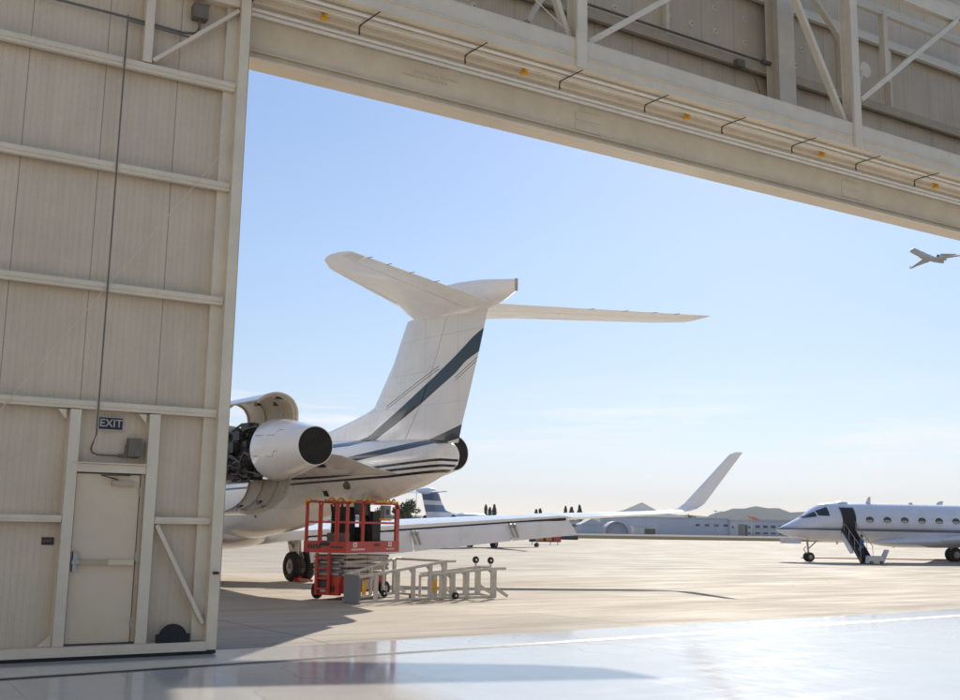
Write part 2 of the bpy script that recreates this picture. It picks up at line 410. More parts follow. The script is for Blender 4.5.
# hills
def hills(name, D, prof, mat, depth, seed):
    rnd = random.Random(seed); mb = MB(); rows = []
    xs_ = [p[0] for p in prof]
    n = 90; X0, X1 = xs_[0], xs_[-1]
    def ht(x):
        for (a, h0), (b, h1) in zip(prof, prof[1:]):
            if a <= x <= b:
                t = (x-a)/(b-a); t = t*t*(3-2*t); return h0+(h1-h0)*t
        return 0
    rough = [[rnd.uniform(-1, 1) for _ in range(n+1)] for _ in range(9)]
    for k in range(9):
        t = k/8; env = math.sin(math.pi*t)
        row = []
        for i in range(n+1):
            x = X0+(X1-X0)*i/n
            h = ht(x)*env*(1+.10*rough[k][i])+ (2*rough[k][i] if 0 < k < 8 else -3)
            row.append(mb.bm.verts.new(far(D+depth*(t-.5), x, GZ-1+max(h, -4))))
        rows.append(row)
    for a, b in zip(rows, rows[1:]):
        for i in range(n): mb.face([a[i], a[i+1], b[i+1], b[i]])
    return tag(mb.build(name, mat, smooth=True), kind='structure')
hills('hill', 5200, [(-300, 60), (0, 85), (300, 70), (460, 45), (560, 56), (600, 66), (615, 76), (625, 90), (633, 108), (640, 124), (645, 119), (653, 101), (666, 82), (690, 72), (720, 62), (750, 78), (800, 86), (960, 86), (1300, 60)], 'hill', 900, 3)
hills('hill', 3300, [(560, 8), (690, 22), (725, 62), (738, 70), (775, 72), (800, 62), (830, 78), (900, 74), (960, 70), (1200, 80), (1600, 30)], 'hill', 700, 5)

# ================================================================== DOOR LEAF
YL = 13.72
leaf = empty('sliding_hangar_door', (0, 0, 0), 0, 'tall tan sliding hangar door leaf with girts, an exit door and a steel edge post', 'hangar door')
MB().box((-6, 13.88, .05), (4.20, 13.95, 9.02)).build('door_skin', 'panel', leaf)
for z, h in ((1.62, .08), (3.01, .10), (4.52, .105), (6.11, .11), (7.55, .115)):
    segs = [(-6, 2.365), (3.475, 4.195)] if z < 2 else [(-6, 4.195)]
    for x0, x1 in segs:
        mb = MB()
        mb.box((x0, YL, z), (x1, YL+.012, z+h)); mb.box((x0, YL-.014, z+h*.42), (x1, YL-.001, z+h)); mb.box((x0, YL+.012, z+h-.012), (x1, 13.88, z+h)); mb.box((x0, YL+.012, z), (x1, YL+.07, z+.012))
        mb.mi = 0
        for xb in [1.56+.94*k for k in range(-8, 3)]:
            if x0 < xb < x1: mb.disc((xb, YL-.012, z+h*.35), (0, 1, 0), .013, .02, 8)
        mb.build('girt', 'tan', leaf)
MB().box((-6, YL-.02, 8.80), (4.195, 13.88, 8.98)).build('top_rail', 'tan', leaf)
mb = MB(); mb.box((-6, 13.62, .045), (4.195, 13.88, .155)); mb.box((-6, 13.60, .045), (4.195, 13.62, .07))
mb.build('bottom_rail', 'tan', leaf)
MB().box((-6, 13.63, .008), (4.33, 13.93, .043)).build('bottom_seal', 'black_rubber', leaf)
mb = MB(); mb.box((4.20, 13.64, .05), (4.335, 13.98, 8.94)); mb.box((4.05, 13.80, .16), (4.20, 13.88, 8.94))
ep = mb.build('edge_post', 'tan', leaf)
MB().box((4.336, 13.70, .05), (4.365, 13.93, 8.9)).build('edge_seal', 'tan_dark', leaf)
mb = MB(); mb.box((4.17, 13.6, 8.95), (4.38, 14.0, 9.08)); mb.build('guide_cap', 'black_rubber', leaf)
MB().box((4.24, 13.60, .99), (4.31, 13.64, 1.02)).build('latch_slot', 'black_rubber', leaf)
# framing round the exit door
for x0, x1 in ((2.37, 2.495), (3.33, 3.465)):
    mb = MB(); mb.box((x0, YL-.03, .157), (x1, 13.88, 2.995)); mb.build('door_stud', 'tan', leaf)
MB().box((2.497, YL-.015, 2.235), (3.328, 13.88, 2.335)).build('door_header', 'tan', leaf)
MB().box((2.46, YL-.06, 2.337), (3.36, 13.80, 2.352)).build('drip_plate', 'tan', leaf)
dr = MB().box((2.515, YL+.05, .175), (3.275, YL+.095, 2.215)).build('exit_door', 'tan_door', leaf)
MB().box((2.50, YL+.02, .157), (3.326, YL+.13, .172)).build('threshold', 'dark_steel', leaf)
mb = MB(); mb.box((3.283, YL+.02, .18), (3.327, YL+.13, 2.23)); mb.build('door_jamb', 'tan_dark', leaf)
mb = MB(); mb.box((2.56, YL-.03, 1.115), (2.94, YL+.0, 1.165)); mb.box((2.60, YL, 1.12), (2.63, YL+.05, 1.16)); mb.build('panic_bar', 'tan_dark', dr)
mb = MB(); mb.box((2.94, YL-.034, 1.11), (3.25, YL+.05, 1.17)); mb.build('bar_housing', 'tan_door', dr)
mb = MB(); mb.box((2.528, YL-.03, 1.03), (2.578, YL+.05, 1.27)); mb.box((2.515, YL-.05, 1.12), (2.60, YL-.03, 1.17)); mb.build('latch_case', 'galv', dr)
mb = MB(); mb.box((2.93, YL-.02, 2.075), (3.20, YL+.05, 2.135)); mb.build('door_closer', 'tan_dark', dr)
mb = MB(); mb.bar((3.00, YL+.01, 2.15), (2.78, YL-.05, 2.20), .02, .012); mb.bar((2.78, YL-.05, 2.2), (3.15, YL+.03, 2.21), .02, .012); mb.build('closer_arm', 'dark_steel', dr)
for z in (.35, 1.15, 1.95):
    MB().tube([(3.279, YL+.035, z), (3.279, YL+.035, z+.12)], .012).build('hinge', 'galv', dr)
# lit-style exit sign, small exit plate
sg = MB().box((2.725, 13.84, 2.765), (3.045, 13.88, 2.945)).build('exit_sign', 'dim_white', leaf)
MB().box((2.742, 13.836, 2.782), (3.028, 13.841, 2.928)).build('sign_face', 'black_sign', sg)
RX = Matrix.Rotation(R(90), 4, 'X')
text_mesh('lettering', 'EXIT', .135, 'dim_white', sg, Matrix.Translation((2.885, 13.834, 2.855)) @ RX)
sg = MB().box((2.185, 13.868, 1.345), (2.325, 13.88, 1.435)).build('exit_plate', 'black_sign', leaf)
text_mesh('lettering', 'EXIT', .05, 'box_grey', sg, Matrix.Translation((2.255, 13.866, 1.39)) @ RX, .001)
# lamp box and conduits
mb = MB(); mb.box((3.10, 13.74, 2.45), (3.27, 13.88, 2.68)); mb.tube([(3.10, 13.82, 2.45), (3.10, 13.82, 2.60)], .03); mb.tube([(3.0, 13.82, 2.455), (3.25, 13.82, 2.455)], .024)
mb.build('lamp_box', 'box_grey', leaf)
mb = MB(); mb.tube([(2.69, 13.69, 8.26), (2.69, 13.69, 2.70), (2.665, 13.73, 2.60), (2.655, 13.78, 2.53), (2.68, 13.82, 2.48), (2.75, 13.83, 2.455), (3.05, 13.83, 2.455)], .011, 8)
mb.build('conduit', 'conduit', leaf)
mb = MB(); mb.tube([(-6, 13.78, 8.29), (2.70, 13.78, 8.27), (3.45, 13.78, 8.25), (3.60, 13.78, 8.28), (3.66, 13.78, 8.36), (3.66, 13.78, 8.52)], .018, 8)
mb.tube([(2.72, 13.76, 8.22), (3.55, 13.76, 8.20)], .012)
mb.build('conduit', 'conduit', leaf)
mb = MB(); mb.box((3.555, 13.70, 8.50), (3.76, 13.86, 8.70)); mb.box((3.548, 13.69, 8.68), (3.767, 13.70, 8.71)); mb.build('junction_box', 'box_grey', leaf)
MB().box((2.925, YL-.01, 7.685), (3.04, 13.86, 8.80)).build('hanger_post', 'tan', leaf)
MB().bar((3.06, YL+.01, 7.72), (4.18, YL+.01, 8.74), .05, .09, (0, 1, 0)).build('knee_brace', 'tan', leaf)
MB().bar((3.51, YL+.03, 1.60), (4.17, YL+.03, .37), .05, .075, (0, 1, 0)).build('knee_brace', 'tan', leaf)
MB().tube([(4.22, 13.70, 6.86), (1.58, 13.70, 2.93), (1.45, 13.70, 2.75)], .0045, 6).build('brace_rod', 'tan', leaf)
mb = MB(); mb.bar((1.60, YL, 3.0), (1.75, YL, 3.06), .012, .02, (0, 1, 0)); mb.build('rod_clip', 'tan', leaf)
for x0, sx in ((2.33, -1), (3.30, -1)):
    mb = MB(); mb.prism([(x0, 2.99), (x0+sx*.10, 2.99), (x0, 2.87)], 1, YL+.02, YL+.03); mb.build('gusset', 'tan', leaf)
mb = MB(); mb.prism([(2.365, .157), (2.20, .157), (2.365, .30)], 1, YL+.04, YL+.05); mb.build('gusset', 'tan', leaf)
mb = MB(); mb.disc((3.79, 13.66, .21), (0, 1, 0), .17, .07, 40); mb.box((3.585, 13.655, .157), (3.995, 13.74, .255))
mb.disc((3.79, 13.65, .21), (0, 1, 0), .045, .01, 16)
mb.build('floor_wheel', 'black_rubber', leaf)

# ================================================================== DOOR HEADER
HX0, HX1 = -24, 60
head = empty('door_header_girder', (4, 14, 8.3), 0, 'long tan steel header girder spanning the hangar door opening', 'header girder')
def hp(o):
    o.parent = head; o.matrix_parent_inverse = Matrix.Translation((-4, -14, -8.3)); return o
mb = MB(); mb.prism([(14.24, 8.44), (14.24, 9.02), (14.30, 9.02), (14.30, 8.44)], 0, HX0, HX1)
hp(mb.build('web_plate', 'tan'))
mb = MB()
mb.prism([(14.12, 8.30), (14.12, 8.318), (14.23, 8.318), (14.23, 8.44), (14.238, 8.44), (14.238, 8.30)], 0, HX0, HX1)
mb.prism([(14.17, 8.43), (14.17, 8.445), (14.228, 8.445), (14.228, 8.43)], 0, HX0, HX1)
mb.prism([(14.242, 8.30), (14.242, 8.435), (14.55, 8.435), (14.55, 8.30)], 0, HX0, HX1)
hp(mb.build('bottom_flange', 'tan'))
for y, z, r in ((14.15, 9.0, .045), (14.0, 8.99, .03), (13.62, 9.06, .028), (13.42, 9.05, .028)):
    mb = MB(); mb.tube([(HX0, y, z), (HX1, y, z)], r, 10); hp(mb.build('guide_rail', 'rail'))
mb = MB(); mb.box((HX0, 13.30, 9.10), (HX1, 14.24, 9.125)); hp(mb.build('soffit_plate', 'tan'))
mb = MB(); mb.prism([(13.84, 9.03), (13.84, 9.098), (13.92, 9.098), (13.92, 9.03)], 0, HX0, HX1); mb.prism([(13.50, 9.03), (13.50, 9.098), (13.56, 9.098), (13.56, 9.03)], 0, HX0, HX1)
hp(mb.build('track_channel', 'tan'))
mb = MB(); mb.prism([(13.20, 9.08), (13.20, 9.56), (13.215, 9.56), (13.215, 9.10), (13.30, 9.10), (13.30, 9.08)], 0, HX0, HX1)
mb.prism([(13.17, 9.25), (13.17, 9.265), (13.198, 9.265), (13.198, 9.25)], 0, HX0, HX1)
hp(mb.build('inner_channel', 'tan'))
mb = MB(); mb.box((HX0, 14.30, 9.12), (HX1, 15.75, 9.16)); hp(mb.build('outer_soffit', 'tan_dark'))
mb = MB(); mb.box((HX0, 13.20, 9.562), (HX1, 13.50, 9.58)); hp(mb.build('top_flange', 'tan'))
for k in range(9):
    x = 6.10+1.83*k
    mb = MB(); mb.tube([(x, 13.16, 9.03), (x-.08, 13.66, 9.01)], .010, 6); mb.tube([(x-.08, 13.65, 9.01), (x-.085, 13.69, 8.99), (x-.08, 13.70, 8.93), (x-.08, 13.69, 8.87)], .014, 6)
    hp(mb.build('rod_hook', 'dark_steel'))
for k in range(5):
    x = 5.46+3.52*k
    mb = MB(); mb.tube([(x, 13.72, 8.99), (x, 13.72, 9.10)], .042, 14); mb.box((x-.05, 13.675, 8.97), (x+.05, 13.765, 8.99)); mb.box((x-.025, 13.645, 8.98), (x+.025, 13.665, 9.045))
    hp(mb.build('marker_lamp', 'yellow'))
# louvre slots pressed in the web plate
for row, (z, x0) in enumerate(((8.97, 7.26), (8.78, 7.26), (8.70, 7.02))):
    mb = MB()
    for i in range(16):
        x = x0+i*.052
        if i == 8: continue
        mb.box((x, 14.218, z), (x+.032, 14.239, z+.028))
    hp(mb.build('louvre_row', 'tan'))
for x0, z0 in ((10.4, 8.50), (17.2, 8.52)):
    mb = MB(); mb.box((x0, 14.225, z0+.2), (x0+.55, 14.239, z0+.34)); mb.box((x0, 14.225, z0), (x0+.55, 14.239, z0+.14)); hp(mb.build('cover_plate', 'tan'))

# wall above the opening
fas = empty('upper_hangar_wall', (10, 15.65, 9.17), 0, 'tan insulated panel wall above the hangar opening', 'wall')
def fp(o): o.parent = fas; o.matrix_parent_inverse = Matrix.Translation((-10, -15.65, -9.17)); return o
fp(MB().box((HX0, 15.65, 9.17), (HX1, 15.75, 17)).build('wall_panel', 'panel'))
for z, h in ((11.42, .20), (13.1, .2), (14.8, .2)):
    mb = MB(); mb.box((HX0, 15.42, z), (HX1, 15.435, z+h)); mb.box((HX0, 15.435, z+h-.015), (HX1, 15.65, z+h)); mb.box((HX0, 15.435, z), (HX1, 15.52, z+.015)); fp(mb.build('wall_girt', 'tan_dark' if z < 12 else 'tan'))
mb = MB(); mb.tube([(HX0, 15.38, 11.66), (16.2, 15.38, 11.66)], .025, 8); mb.tube([(16.2, 15.38, 11.66), (16.45, 15.38, 11.66)], .05, 10); fp(mb.build('conduit', 'box_grey'))
mb = MB(); mb.box((15.4, 15.3, 11.35), (15.62, 15.41, 11.5)); mb.tube([(15.6, 15.35, 11.4), (15.9, 15.3, 11.2), (16.05, 15.33, 10.9), (15.95, 15.4, 10.6)], .012, 6); fp(mb.build('conduit_fitting', 'box_grey'))
for x, z in ((9.13,11.07),(10.43,11.0),(12.39,11.95),(13.8,12.18),(14.43,12.16),(15.1,12.7),(15.11,12.18),(15.98,12.69),(15.96,12.13),(15.51,10.97),(12.99,10.99),(17.74,12.43),(17.54,12.0),(17.76,10.94),(19.2,12.6),(20.6,12.4),(21.7,12.9)):
    mb = MB(); mb.disc((x, 15.655, z), (0, -1, 0), .075, .02, 16); mb.disc((x, 15.64, z), (0, -1, 0), .018, .06, 8); fp(mb.build('wall_anchor', 'tan'))
for x in (13.62, 18.9, 20.6):
    fp(MB().box((x, 15.50, 11.63), (x+.09, 15.645, 13.09)).build('wall_stud', 'tan'))
# steel framing
frm = empty('steel_truss', (16.5, 13.2, 9.05), 0, 'tan steel truss posts and braces above the hangar door girder', 'truss')
def tp(o): o.parent = frm; o.matrix_parent_inverse = Matrix.Translation((-16.5, -13.2, -9.05)); return o
for x in (2.95, 9.74, 16.45, 23.2, 30, 36.8, 43.5):
    mb = MB(); mb.box((x-.10, 13.14, 9.06), (x+.10, 13.155, 17)); mb.box((x-.10, 13.155, 9.06), (x-.085, 13.196, 17)); mb.box((x+.085, 13.155, 9.06), (x+.10, 13.196, 17)); mb.box((x-.012, 13.155, 9.6), (x+.012, 13.40, 17)); mb.box((x-.12, 13.40, 9.6), (x+.12, 13.412, 17))
    tp(mb.build('truss_post', 'tan'))
for x in (16.62, 30, 43.5):
    mb = MB(); mb.box((x-.25, 15.05, 9.17), (x+.25, 15.065, 17)); mb.box((x-.25, 15.4, 9.17), (x+.25, 15.415, 17)); mb.box((x-.012, 15.065, 9.17), (x+.012, 15.4, 17)); tp(mb.build('wind_column', 'tan'))
for a, b, w in (((9.98, 13.33, 9.62), (12.3, 13.33, 11.33), .12), ((16.75, 13.33, 10.18), (20.1, 13.33, 12.82), .12), ((20.1, 13.33, 12.82), (23.1, 13.33, 10.4), .12), ((12.3, 13.33, 11.33), (14.6, 13.33, 13.0), .12)):
    mb = MB(); mb.bar(a, b, .10, w, (0, 1, 0))
    d = Vector(b)-Vector(a)
    for t in (.1, .2, .8, .9):
        p = Vector(a)+d*t; mb.disc((p.x, 13.27, p.z), (0, 1, 0), .018, .03, 8)
    tp(mb.build('truss_brace', 'tan'))
for a, b, w in (((9.62, 13.36, 9.58), (9.25, 13.36, 10.5), .11), ((9.25, 13.36, 10.5), (8.2, 13.36, 13.0), .11), ((16.30, 13.36, 9.60), (14.95, 13.36, 12.0), .13), ((14.95, 13.36, 12.0), (13.4, 13.36, 14.8), .13),
                ((17.95, 14.2, 11.42), (16.2, 14.2, 13.0), .12), ((9.35, 14.2, 10.2), (10.15, 14.2, 11.6), .10)):
    tp(MB().bar(a, b, .09, w, (0, 1, 0)).build('truss_brace', 'tan'))
tp(MB().tube([(9.72, 13.3, 9.62), (8.85, 13.3, 10.12), (6.5, 13.3, 11.6)], .01, 6).build('brace_rod', 'tan'))
tp(MB().box((HX0, 13.3, 12.75), (HX1, 13.42, 13.05)).build('truss_chord', 'tan'))
tp(MB().box((HX0, 14.15, 12.9), (HX1, 14.25, 13.1)).build('truss_chord', 'tan'))
tp(MB().box((18.65, 14.13, 11.35), (18.79, 14.27, 13.0)).build('truss_hanger', 'tan'))
mb = MB(); mb.disc((17.95, 14.1, 11.42), (0, 1, 0), .18, .02, 12); tp(mb.build('gusset_plate', 'tan'))
mb = MB(); mb.bar((17.95, 14.2, 11.42), (16.5, 13.36, 10.0), .08, .1, (0, 0, 1)); tp(mb.build('truss_brace', 'tan'))
mb = MB(); mb.box((19.95, 13.16, 9.6), (20.2, 13.5, 12.6)); tp(mb.build('cable_tray', 'dark_steel')) if False else mb.bm.free()

# ================================================================== JETS
def foil(le, te, thd, t, f0=0., f1=1., n=9, t1=None):
    """closed airfoil ring between chord fractions f0..f1; le, te points, thd thickness direction, t max thickness"""
    le, te, thd = Vector(le), Vector(te), Vector(thd)
    def th(x): return t*(2.969*math.sqrt(max(x, 0))-1.26*x-3.516*x*x+2.843*x**3-1.036*x**4)+.004*x
    X = [f0+(f1-f0)*(.5-.5*math.cos(math.pi*i/n)) for i in range(n+1)]
    top = [le+(te-le)*x+thd*th(x) for x in X]; bot = [le+(te-le)*x-thd*th(x)*.8 for x in X]
    return top+bot[::-1]
def fuse_ring(a, zb, zt, w, n=36, sq=1.0):
    c = (zb+zt)/2; h = (zt-zb)/2
    return [(w*math.cos(2*math.pi*j/n), a, c+h*math.sin(2*math.pi*j/n)) for j in range(n)]
def spline(st, sub=6):
    """smooth the station table with Catmull-Rom"""
    out = []
    for i in range(len(st)-1):
        p0, p1, p2, p3 = st[max(i-1, 0)], st[i], st[i+1], st[min(i+2, len(st)-1)]
        for k in range(sub):
            t = k/sub
            row = [p1[0]+(p2[0]-p1[0])*t]
            for c in range(1, 4):
                m1 = (p2[c]-p0[c])/(p2[0]-p0[0])*(p2[0]-p1[0]); m2 = (p3[c]-p1[c])/(p3[0]-p1[0])*(p2[0]-p1[0])
                row.append((2*t**3-3*t*t+1)*p1[c]+(t**3-2*t*t+t)*m1+(-2*t**3+3*t*t)*p2[c]+(t**3-t*t)*m2)
            out.append(row)
    out.append(list(st[-1])); return out
ST1 = [(2.52,3.24,3.80,.26),(2.62,3.15,3.85,.34),(2.9,3.06,3.90,.41),(3.76,2.80,3.98,.52),(5.4,2.50,4.06,.70),(8,2.08,4.15,.98),(10,1.74,4.14,1.13),(12.5,1.42,4.06,1.22),(15.3,1.20,3.96,1.24),(20,1.12,3.9,1.24),(24,1.12,3.86,1.24),(26.1,1.2,3.8,1.18),(27.2,1.32,3.2,1.03),(28.2,1.5,2.65,.72),(28.9,1.7,2.25,.36),(29.2,1.85,1.98,.06)]
ST2 = [(2.25,2.95,3.65,.33),(3.76,2.68,3.75,.52),(5.4,2.4,3.78,.70),(8,1.9,3.80,.98),(10,1.58,3.80,1.13),(12.5,1.30,3.79,1.2),(15.3,1.26,3.78,1.2),(20,1.26,3.77,1.2),(24,1.26,3.76,1.2),(25.9,1.27,3.72,1.15),(26.6,1.32,3.42,1.08),(27.3,1.38,2.93,.95),(28.2,1.55,2.48,.68),(28.9,1.75,2.15,.34),(29.2,1.88,2.02,.06)]
def at_station(st, a):
    for p, q in zip(st, st[1:]):
        if p[0] <= a <= q[0]:
            t = (a-p[0])/(q[0]-p[0]); return [p[c]+(q[c]-p[c])*t for c in range(4)]
    return list(st[-1])
def surf(st, a, z, side=-1, off=.004):
    """point and outward normal on the fuselage side at station a and height z"""
    _, zb, zt, w = at_station(st, a); c = (zb+zt)/2; h = (zt-zb)/2
    q = max(-1, min(1, (z-c)/h)); x = w*math.sqrt(max(0, 1-q*q))
    n = Vector((x/w/w, 0, (z-c)/h/h)).normalized(); p = Vector((x, a, z))+n*off
    if side < 0: p.x = -p.x; n.x = -n.x
    return p, n
def patch(st, a0, a1, zb, zt, side, off, na=8, nz=6):
    """a curved panel lying just proud of the fuselage skin"""
    mb = MB(); g = []
    for i in range(na+1):
        u = i/na; a = a0+(a1-a0)*u; lo = zb[0]+(zb[1]-zb[0])*u; hi = zt[0]+(zt[1]-zt[0])*u
        g.append([mb.bm.verts.new(surf(st, a, lo+(hi-lo)*k/nz, side, off)[0]) for k in range(nz+1)])
    for i in range(na):
        for k in range(nz): mb.face([g[i][k], g[i+1][k], g[i+1][k+1], g[i][k+1]])
    return mb
def wheel(parent, c, r, w, axis=(1, 0, 0)):
    c = Vector(c); ax = Vector(axis)
    wh = MB().lathe(c-ax*w*.32, ax, [(0, r*.30), (.0, r*.52), (w*.64, r*.52), (w*.64, r*.30)], 28).build('wheel', 'rim', parent, True)
    MB().lathe(c-ax*w/2, ax, [(w*.10, r*.50), (0, r*.62), (w*.02, r*.84), (w*.14, r*.955), (w*.3, r), (w*.7, r), (w*.86, r*.955), (w*.98, r*.84), (w, r*.62), (w*.90, r*.50)], 36, False).build('tyre', 'tyre', wh, True)
    mb = MB()
    for s in (-1, 1):
        mb.disc(c+ax*s*w*.30, ax*s, r*.17, w*.16, 14, r*.12)
        for k in range(8):
            t = k*math.pi/4; u = ax.cross(Vector((0, 0, 1))); p = c+(u*math.cos(t)+Vector((0, 0, 1))*math.sin(t))*r*.36+ax*s*w*.31
            mb.disc(p, ax*s, r*.05, w*.05, 8)
    mb.build('hub_cap', 'strut', wh, True)
    return wh
def make_jet(name, loc, rz, label, cat, st, fus_mat, fin_mat, wing_mat, scale=1, open_cowl=False, flaps=False, airstair=False, group=None, detail=True, gear=True, ga=0.):
    j = empty(name, loc, rz, label, cat, group, scale)
    # fuselage
    S2 = spline(st); mb = MB(); mb.loft([fuse_ring(a, zb, zt, w) for a, zb, zt, w in S2]); fus = mb.build('fuselage', fus_mat, j, True)
    # wing-body fairing
    mb = MB(); rows = [(13.0, 1.36, 1.42, .2), (13.8, 1.13, 1.7, .85), (15, 1.0, 1.85, 1.12), (18, .95, 1.85, 1.28), (20.5, 1.0, 1.6, 1.0), (22, 1.25, 1.4, .3)]
    mb.loft([fuse_ring(r[0]+ga, *r[1:]) for r in spline(rows, 4)]); mb.build('belly_fairing', wing_mat, j, True)
    # fin
    k = 0. if st is ST1 else -.15
    FS = [(3.70, 7.4, 2.25), (4.25, 6.7, 2.06), (4.84, 6.05, 1.83), (5.97, 5.10, 1.42), (7.0, 4.50, 1.08)]
    def fr(z, le, te, f0, f1): return foil((0, le, z), (0, te, z), (1, 0, 0), .19 if z > 4.6 else .24, f0, f1)
    hinge = .57
    mb = MB(); mb.loft([fr(z, le, te, 0, hinge) for z, le, te in FS]); mb.build('vertical_fin', fin_mat, j, True)
    mb = MB(); mb.loft([fr(z, le, te, hinge+.006, 1) for z, le, te in FS[1:]]+[]) if False else mb.loft([fr(z, le, te, hinge+.006, 1) for z, le, te in [(3.80, 7.28, 2.2)]+FS[1:]])
    mb.build('rudder', fin_mat, j, True)
    # dorsal fairing
    mb = MB(); mb.loft([[(-w, a, 3.7), (-w*.45, a, z-.10), (0, a, z), (w*.45, a, z-.10), (w, a, 3.7)] for a, z, w in ((9.6, 4.16, .10), (8.5, 4.42, .2), (7.4, 4.60, .24), (6.5, 4.78, .25), (5.9, 4.95, .22), (5.6, 4.7, .2))]); mb.build('dorsal_fairing', fin_mat, j, True)
    # tail fairing (bullet)
    mb = MB()
    B = [(4.25, 7.20, 7.26, .02), (4.0, 7.08, 7.40, .12), (3.5, 6.95, 7.60, .22), (2.6, 6.82, 7.68, .25), (1.5, 6.80, 7.60, .23), (.6, 6.95, 7.46, .17), (.10, 7.10, 7.37, .045)]
    mb.loft([fuse_ring(a, zb, zt, w, 20) for a, zb, zt, w in spline(B, 4)]); bl = mb.build('tail_fairing', wing_mat, j, True)
    MB().box((-.03, .07, 7.10), (.03, .11, 7.38)).build('tail_light', 'strut', bl)
    # horizontal stabilisers with elevators
    for sd in (-1, 1):
        te_t = (-.72 if sd < 0 else -1.05); TS = [(.06, 4.30, .85, 7.24, 6.93), (1.0, 3.55, .50, 7.20, 6.95), (4.3, .92, te_t+.14, 7.08, 7.02), (4.72, .35, te_t, 7.06, 7.03)]
        if sd > 0: TS[2:] = [(4.68, .62, te_t+.14, 7.08, 7.02), (5.14, .0, te_t-.05, 7.06, 7.03)]
        def sr(s, le, te, zl, zt, f0, f1): return foil((sd*s, le, zl), (sd*s, te, zt), (0, 0, 1), .17*(1-s/9), f0, f1)
        mb = MB(); mb.loft([sr(*q, 0, .72) for q in TS]); stb = mb.build('horizontal_stabilizer', wing_mat, j, True)
        mb = MB(); mb.loft([sr(*q, .728, 1) for q in TS[:3]]); mb.build('elevator', wing_mat, stb, True)
        for q_ in (2.2, 3.0, 3.7, 4.25):
            u_ = (q_-1.0)/(TS[2][0]-1.0); ta = .50+(te_t+.14-.50)*u_; tz = 6.945+.07*u_
            MB().tube([(sd*q_, ta+.02, tz), (sd*q_, ta-.16, tz-.01)], .007, 5).build('static_wick', 'line', stb)
        mb = MB(); mb.loft([sr(*q, .728, 1) for q in [(TS[2][0]+.03, TS[2][1]-.03, te_t+.13, 7.08, 7.02), TS[3]]]); mb.build('tip_horn', wing_mat, stb, True)
        mb = MB(); mb.loft([foil((sd*q, le, zl), (sd*q, te, zt), (0, 0, 1), t) for q, le, te, zl, zt, t in ((.1, 4.2, 2.0, 7.10, 6.99, .20), (.6, 3.75, 1.85, 7.11, 7.0, .17), (1.3, 3.05, 1.55, 7.13, 7.01, .13), (2.3, 2.15, 1.25, 7.14, 7.03, .09))]); mb.build('root_fillet', wing_mat, stb, True)
    # wings
    WS = [(1.0, 17.6, 12.3, 1.42, .40), (4.25, 14.9, 11.15, 1.72, .27), (9.5, 10.9, 8.86, 2.20, .15), (12.7, 8.55, 7.25, 2.42, .08), (13.25, 8.05, 6.98, 2.50, .06)]
    WS = [(q[0], q[1]+ga, q[2]+ga, q[3], q[4]) for q in WS]
    def wl(s):
        for p, q in zip(WS, WS[1:]):
            if p[0] <= s <= q[0]: t = (s-p[0])/(q[0]-p[0]); return [p[c]+(q[c]-p[c])*t for c in range(5)]
    for sd in (-1, 1):
        def wr(q, f0, f1): return foil((sd*q[0], q[1], q[3]), (sd*q[0], q[2], q[3]), (0, 0, 1), q[4], f0, f1, 10)
        fl = .80 if flaps else 1.0
        mb = MB(); mb.loft([wr(wl(s), 0, .995) for s in (9.56, 11, 12.7, 13.25)], cap0=True); wo = None
        rings = [wr(wl(s), 0, fl) for s in (1.0, 2.5, 4.25, 6.5, 9.5)]
        mb.loft(rings)
        wg = mb.build('wing', wing_mat, j, True)
        # winglet: blends up and outward, sweeping aft
        W = [(13.25, 8.05, 6.98, 2.50, 0), (13.48, 7.75, 6.83, 2.58, .35), (13.62, 7.56, 6.62, 2.74, .9), (13.74, 7.36, 6.48, 2.98, 1.2), (14.28, 6.02, 5.50, 4.44, 1.32), (14.30, 5.80, 5.46, 4.50, 1.32)]
        W = [(q[0], q[1]+ga, q[2]+ga, q[3], q[4]) for q in W]
        mb = MB(); mb.loft([foil((sd*s, le, z), (sd*s, te, z), (-sd*math.sin(c), 0, math.cos(c)), .05) for s, le, te, z, c in W]); mb.build('winglet', wing_mat, wg, True)
        if flaps:
            # drooped flaps, three panels with tracks between
            for s0, s1 in ((1.55, 4.62), (4.68, 7.62), (7.68, 9.5)):
                mb = MB(); rr = []
                for s in (s0, s1):
                    q = wl(s); ch = .82-.033*(s-1.5); z0 = q[3]-.02
                    a0 = q[2]+.07; dz = ch*.97; da = .13*ch
                    rr.append(foil((sd*s, a0+.10, z0-.02), (sd*(s+(.32 if s > 9 else 0)), a0-da, z0-dz), (0, -.98, .15), .055, 0, 1, 8))
                mb.loft(rr); mb.build('flap', 'flap_grey', wg, True)
            for s in (4.65, 7.65, 2.6):
                q = wl(s); mb = MB()
                for o in (-.09, .09):
                    mb.bar((sd*(s+o), q[2]+.02, q[3]-.06), (sd*(s+o+.10), q[2]-.12, q[3]-.50), .045, .07, (0, 1, 0))
                    mb.disc((sd*(s+o)-.03, q[2]-.02, q[3]-.12), (1, 0, 0), .07, .06, 12)
                mb.build('flap_track', 'strut', wg)
            q0, q1 = wl(1.6), wl(9.45)
            mb = MB()
            for u, v in ((1.6, 4.2), (4.2, 9.45)):
                a, b = wl(u), wl(v)
                mb.bar((sd*u, a[2]+.75*.2*(a[1]-a[2])/1.0*.25+.20, a[3]-.035), (sd*v, b[2]+.15, b[3]-.035), .06, .09)
            mb.build('flap_cove', 'dark_in', wg)
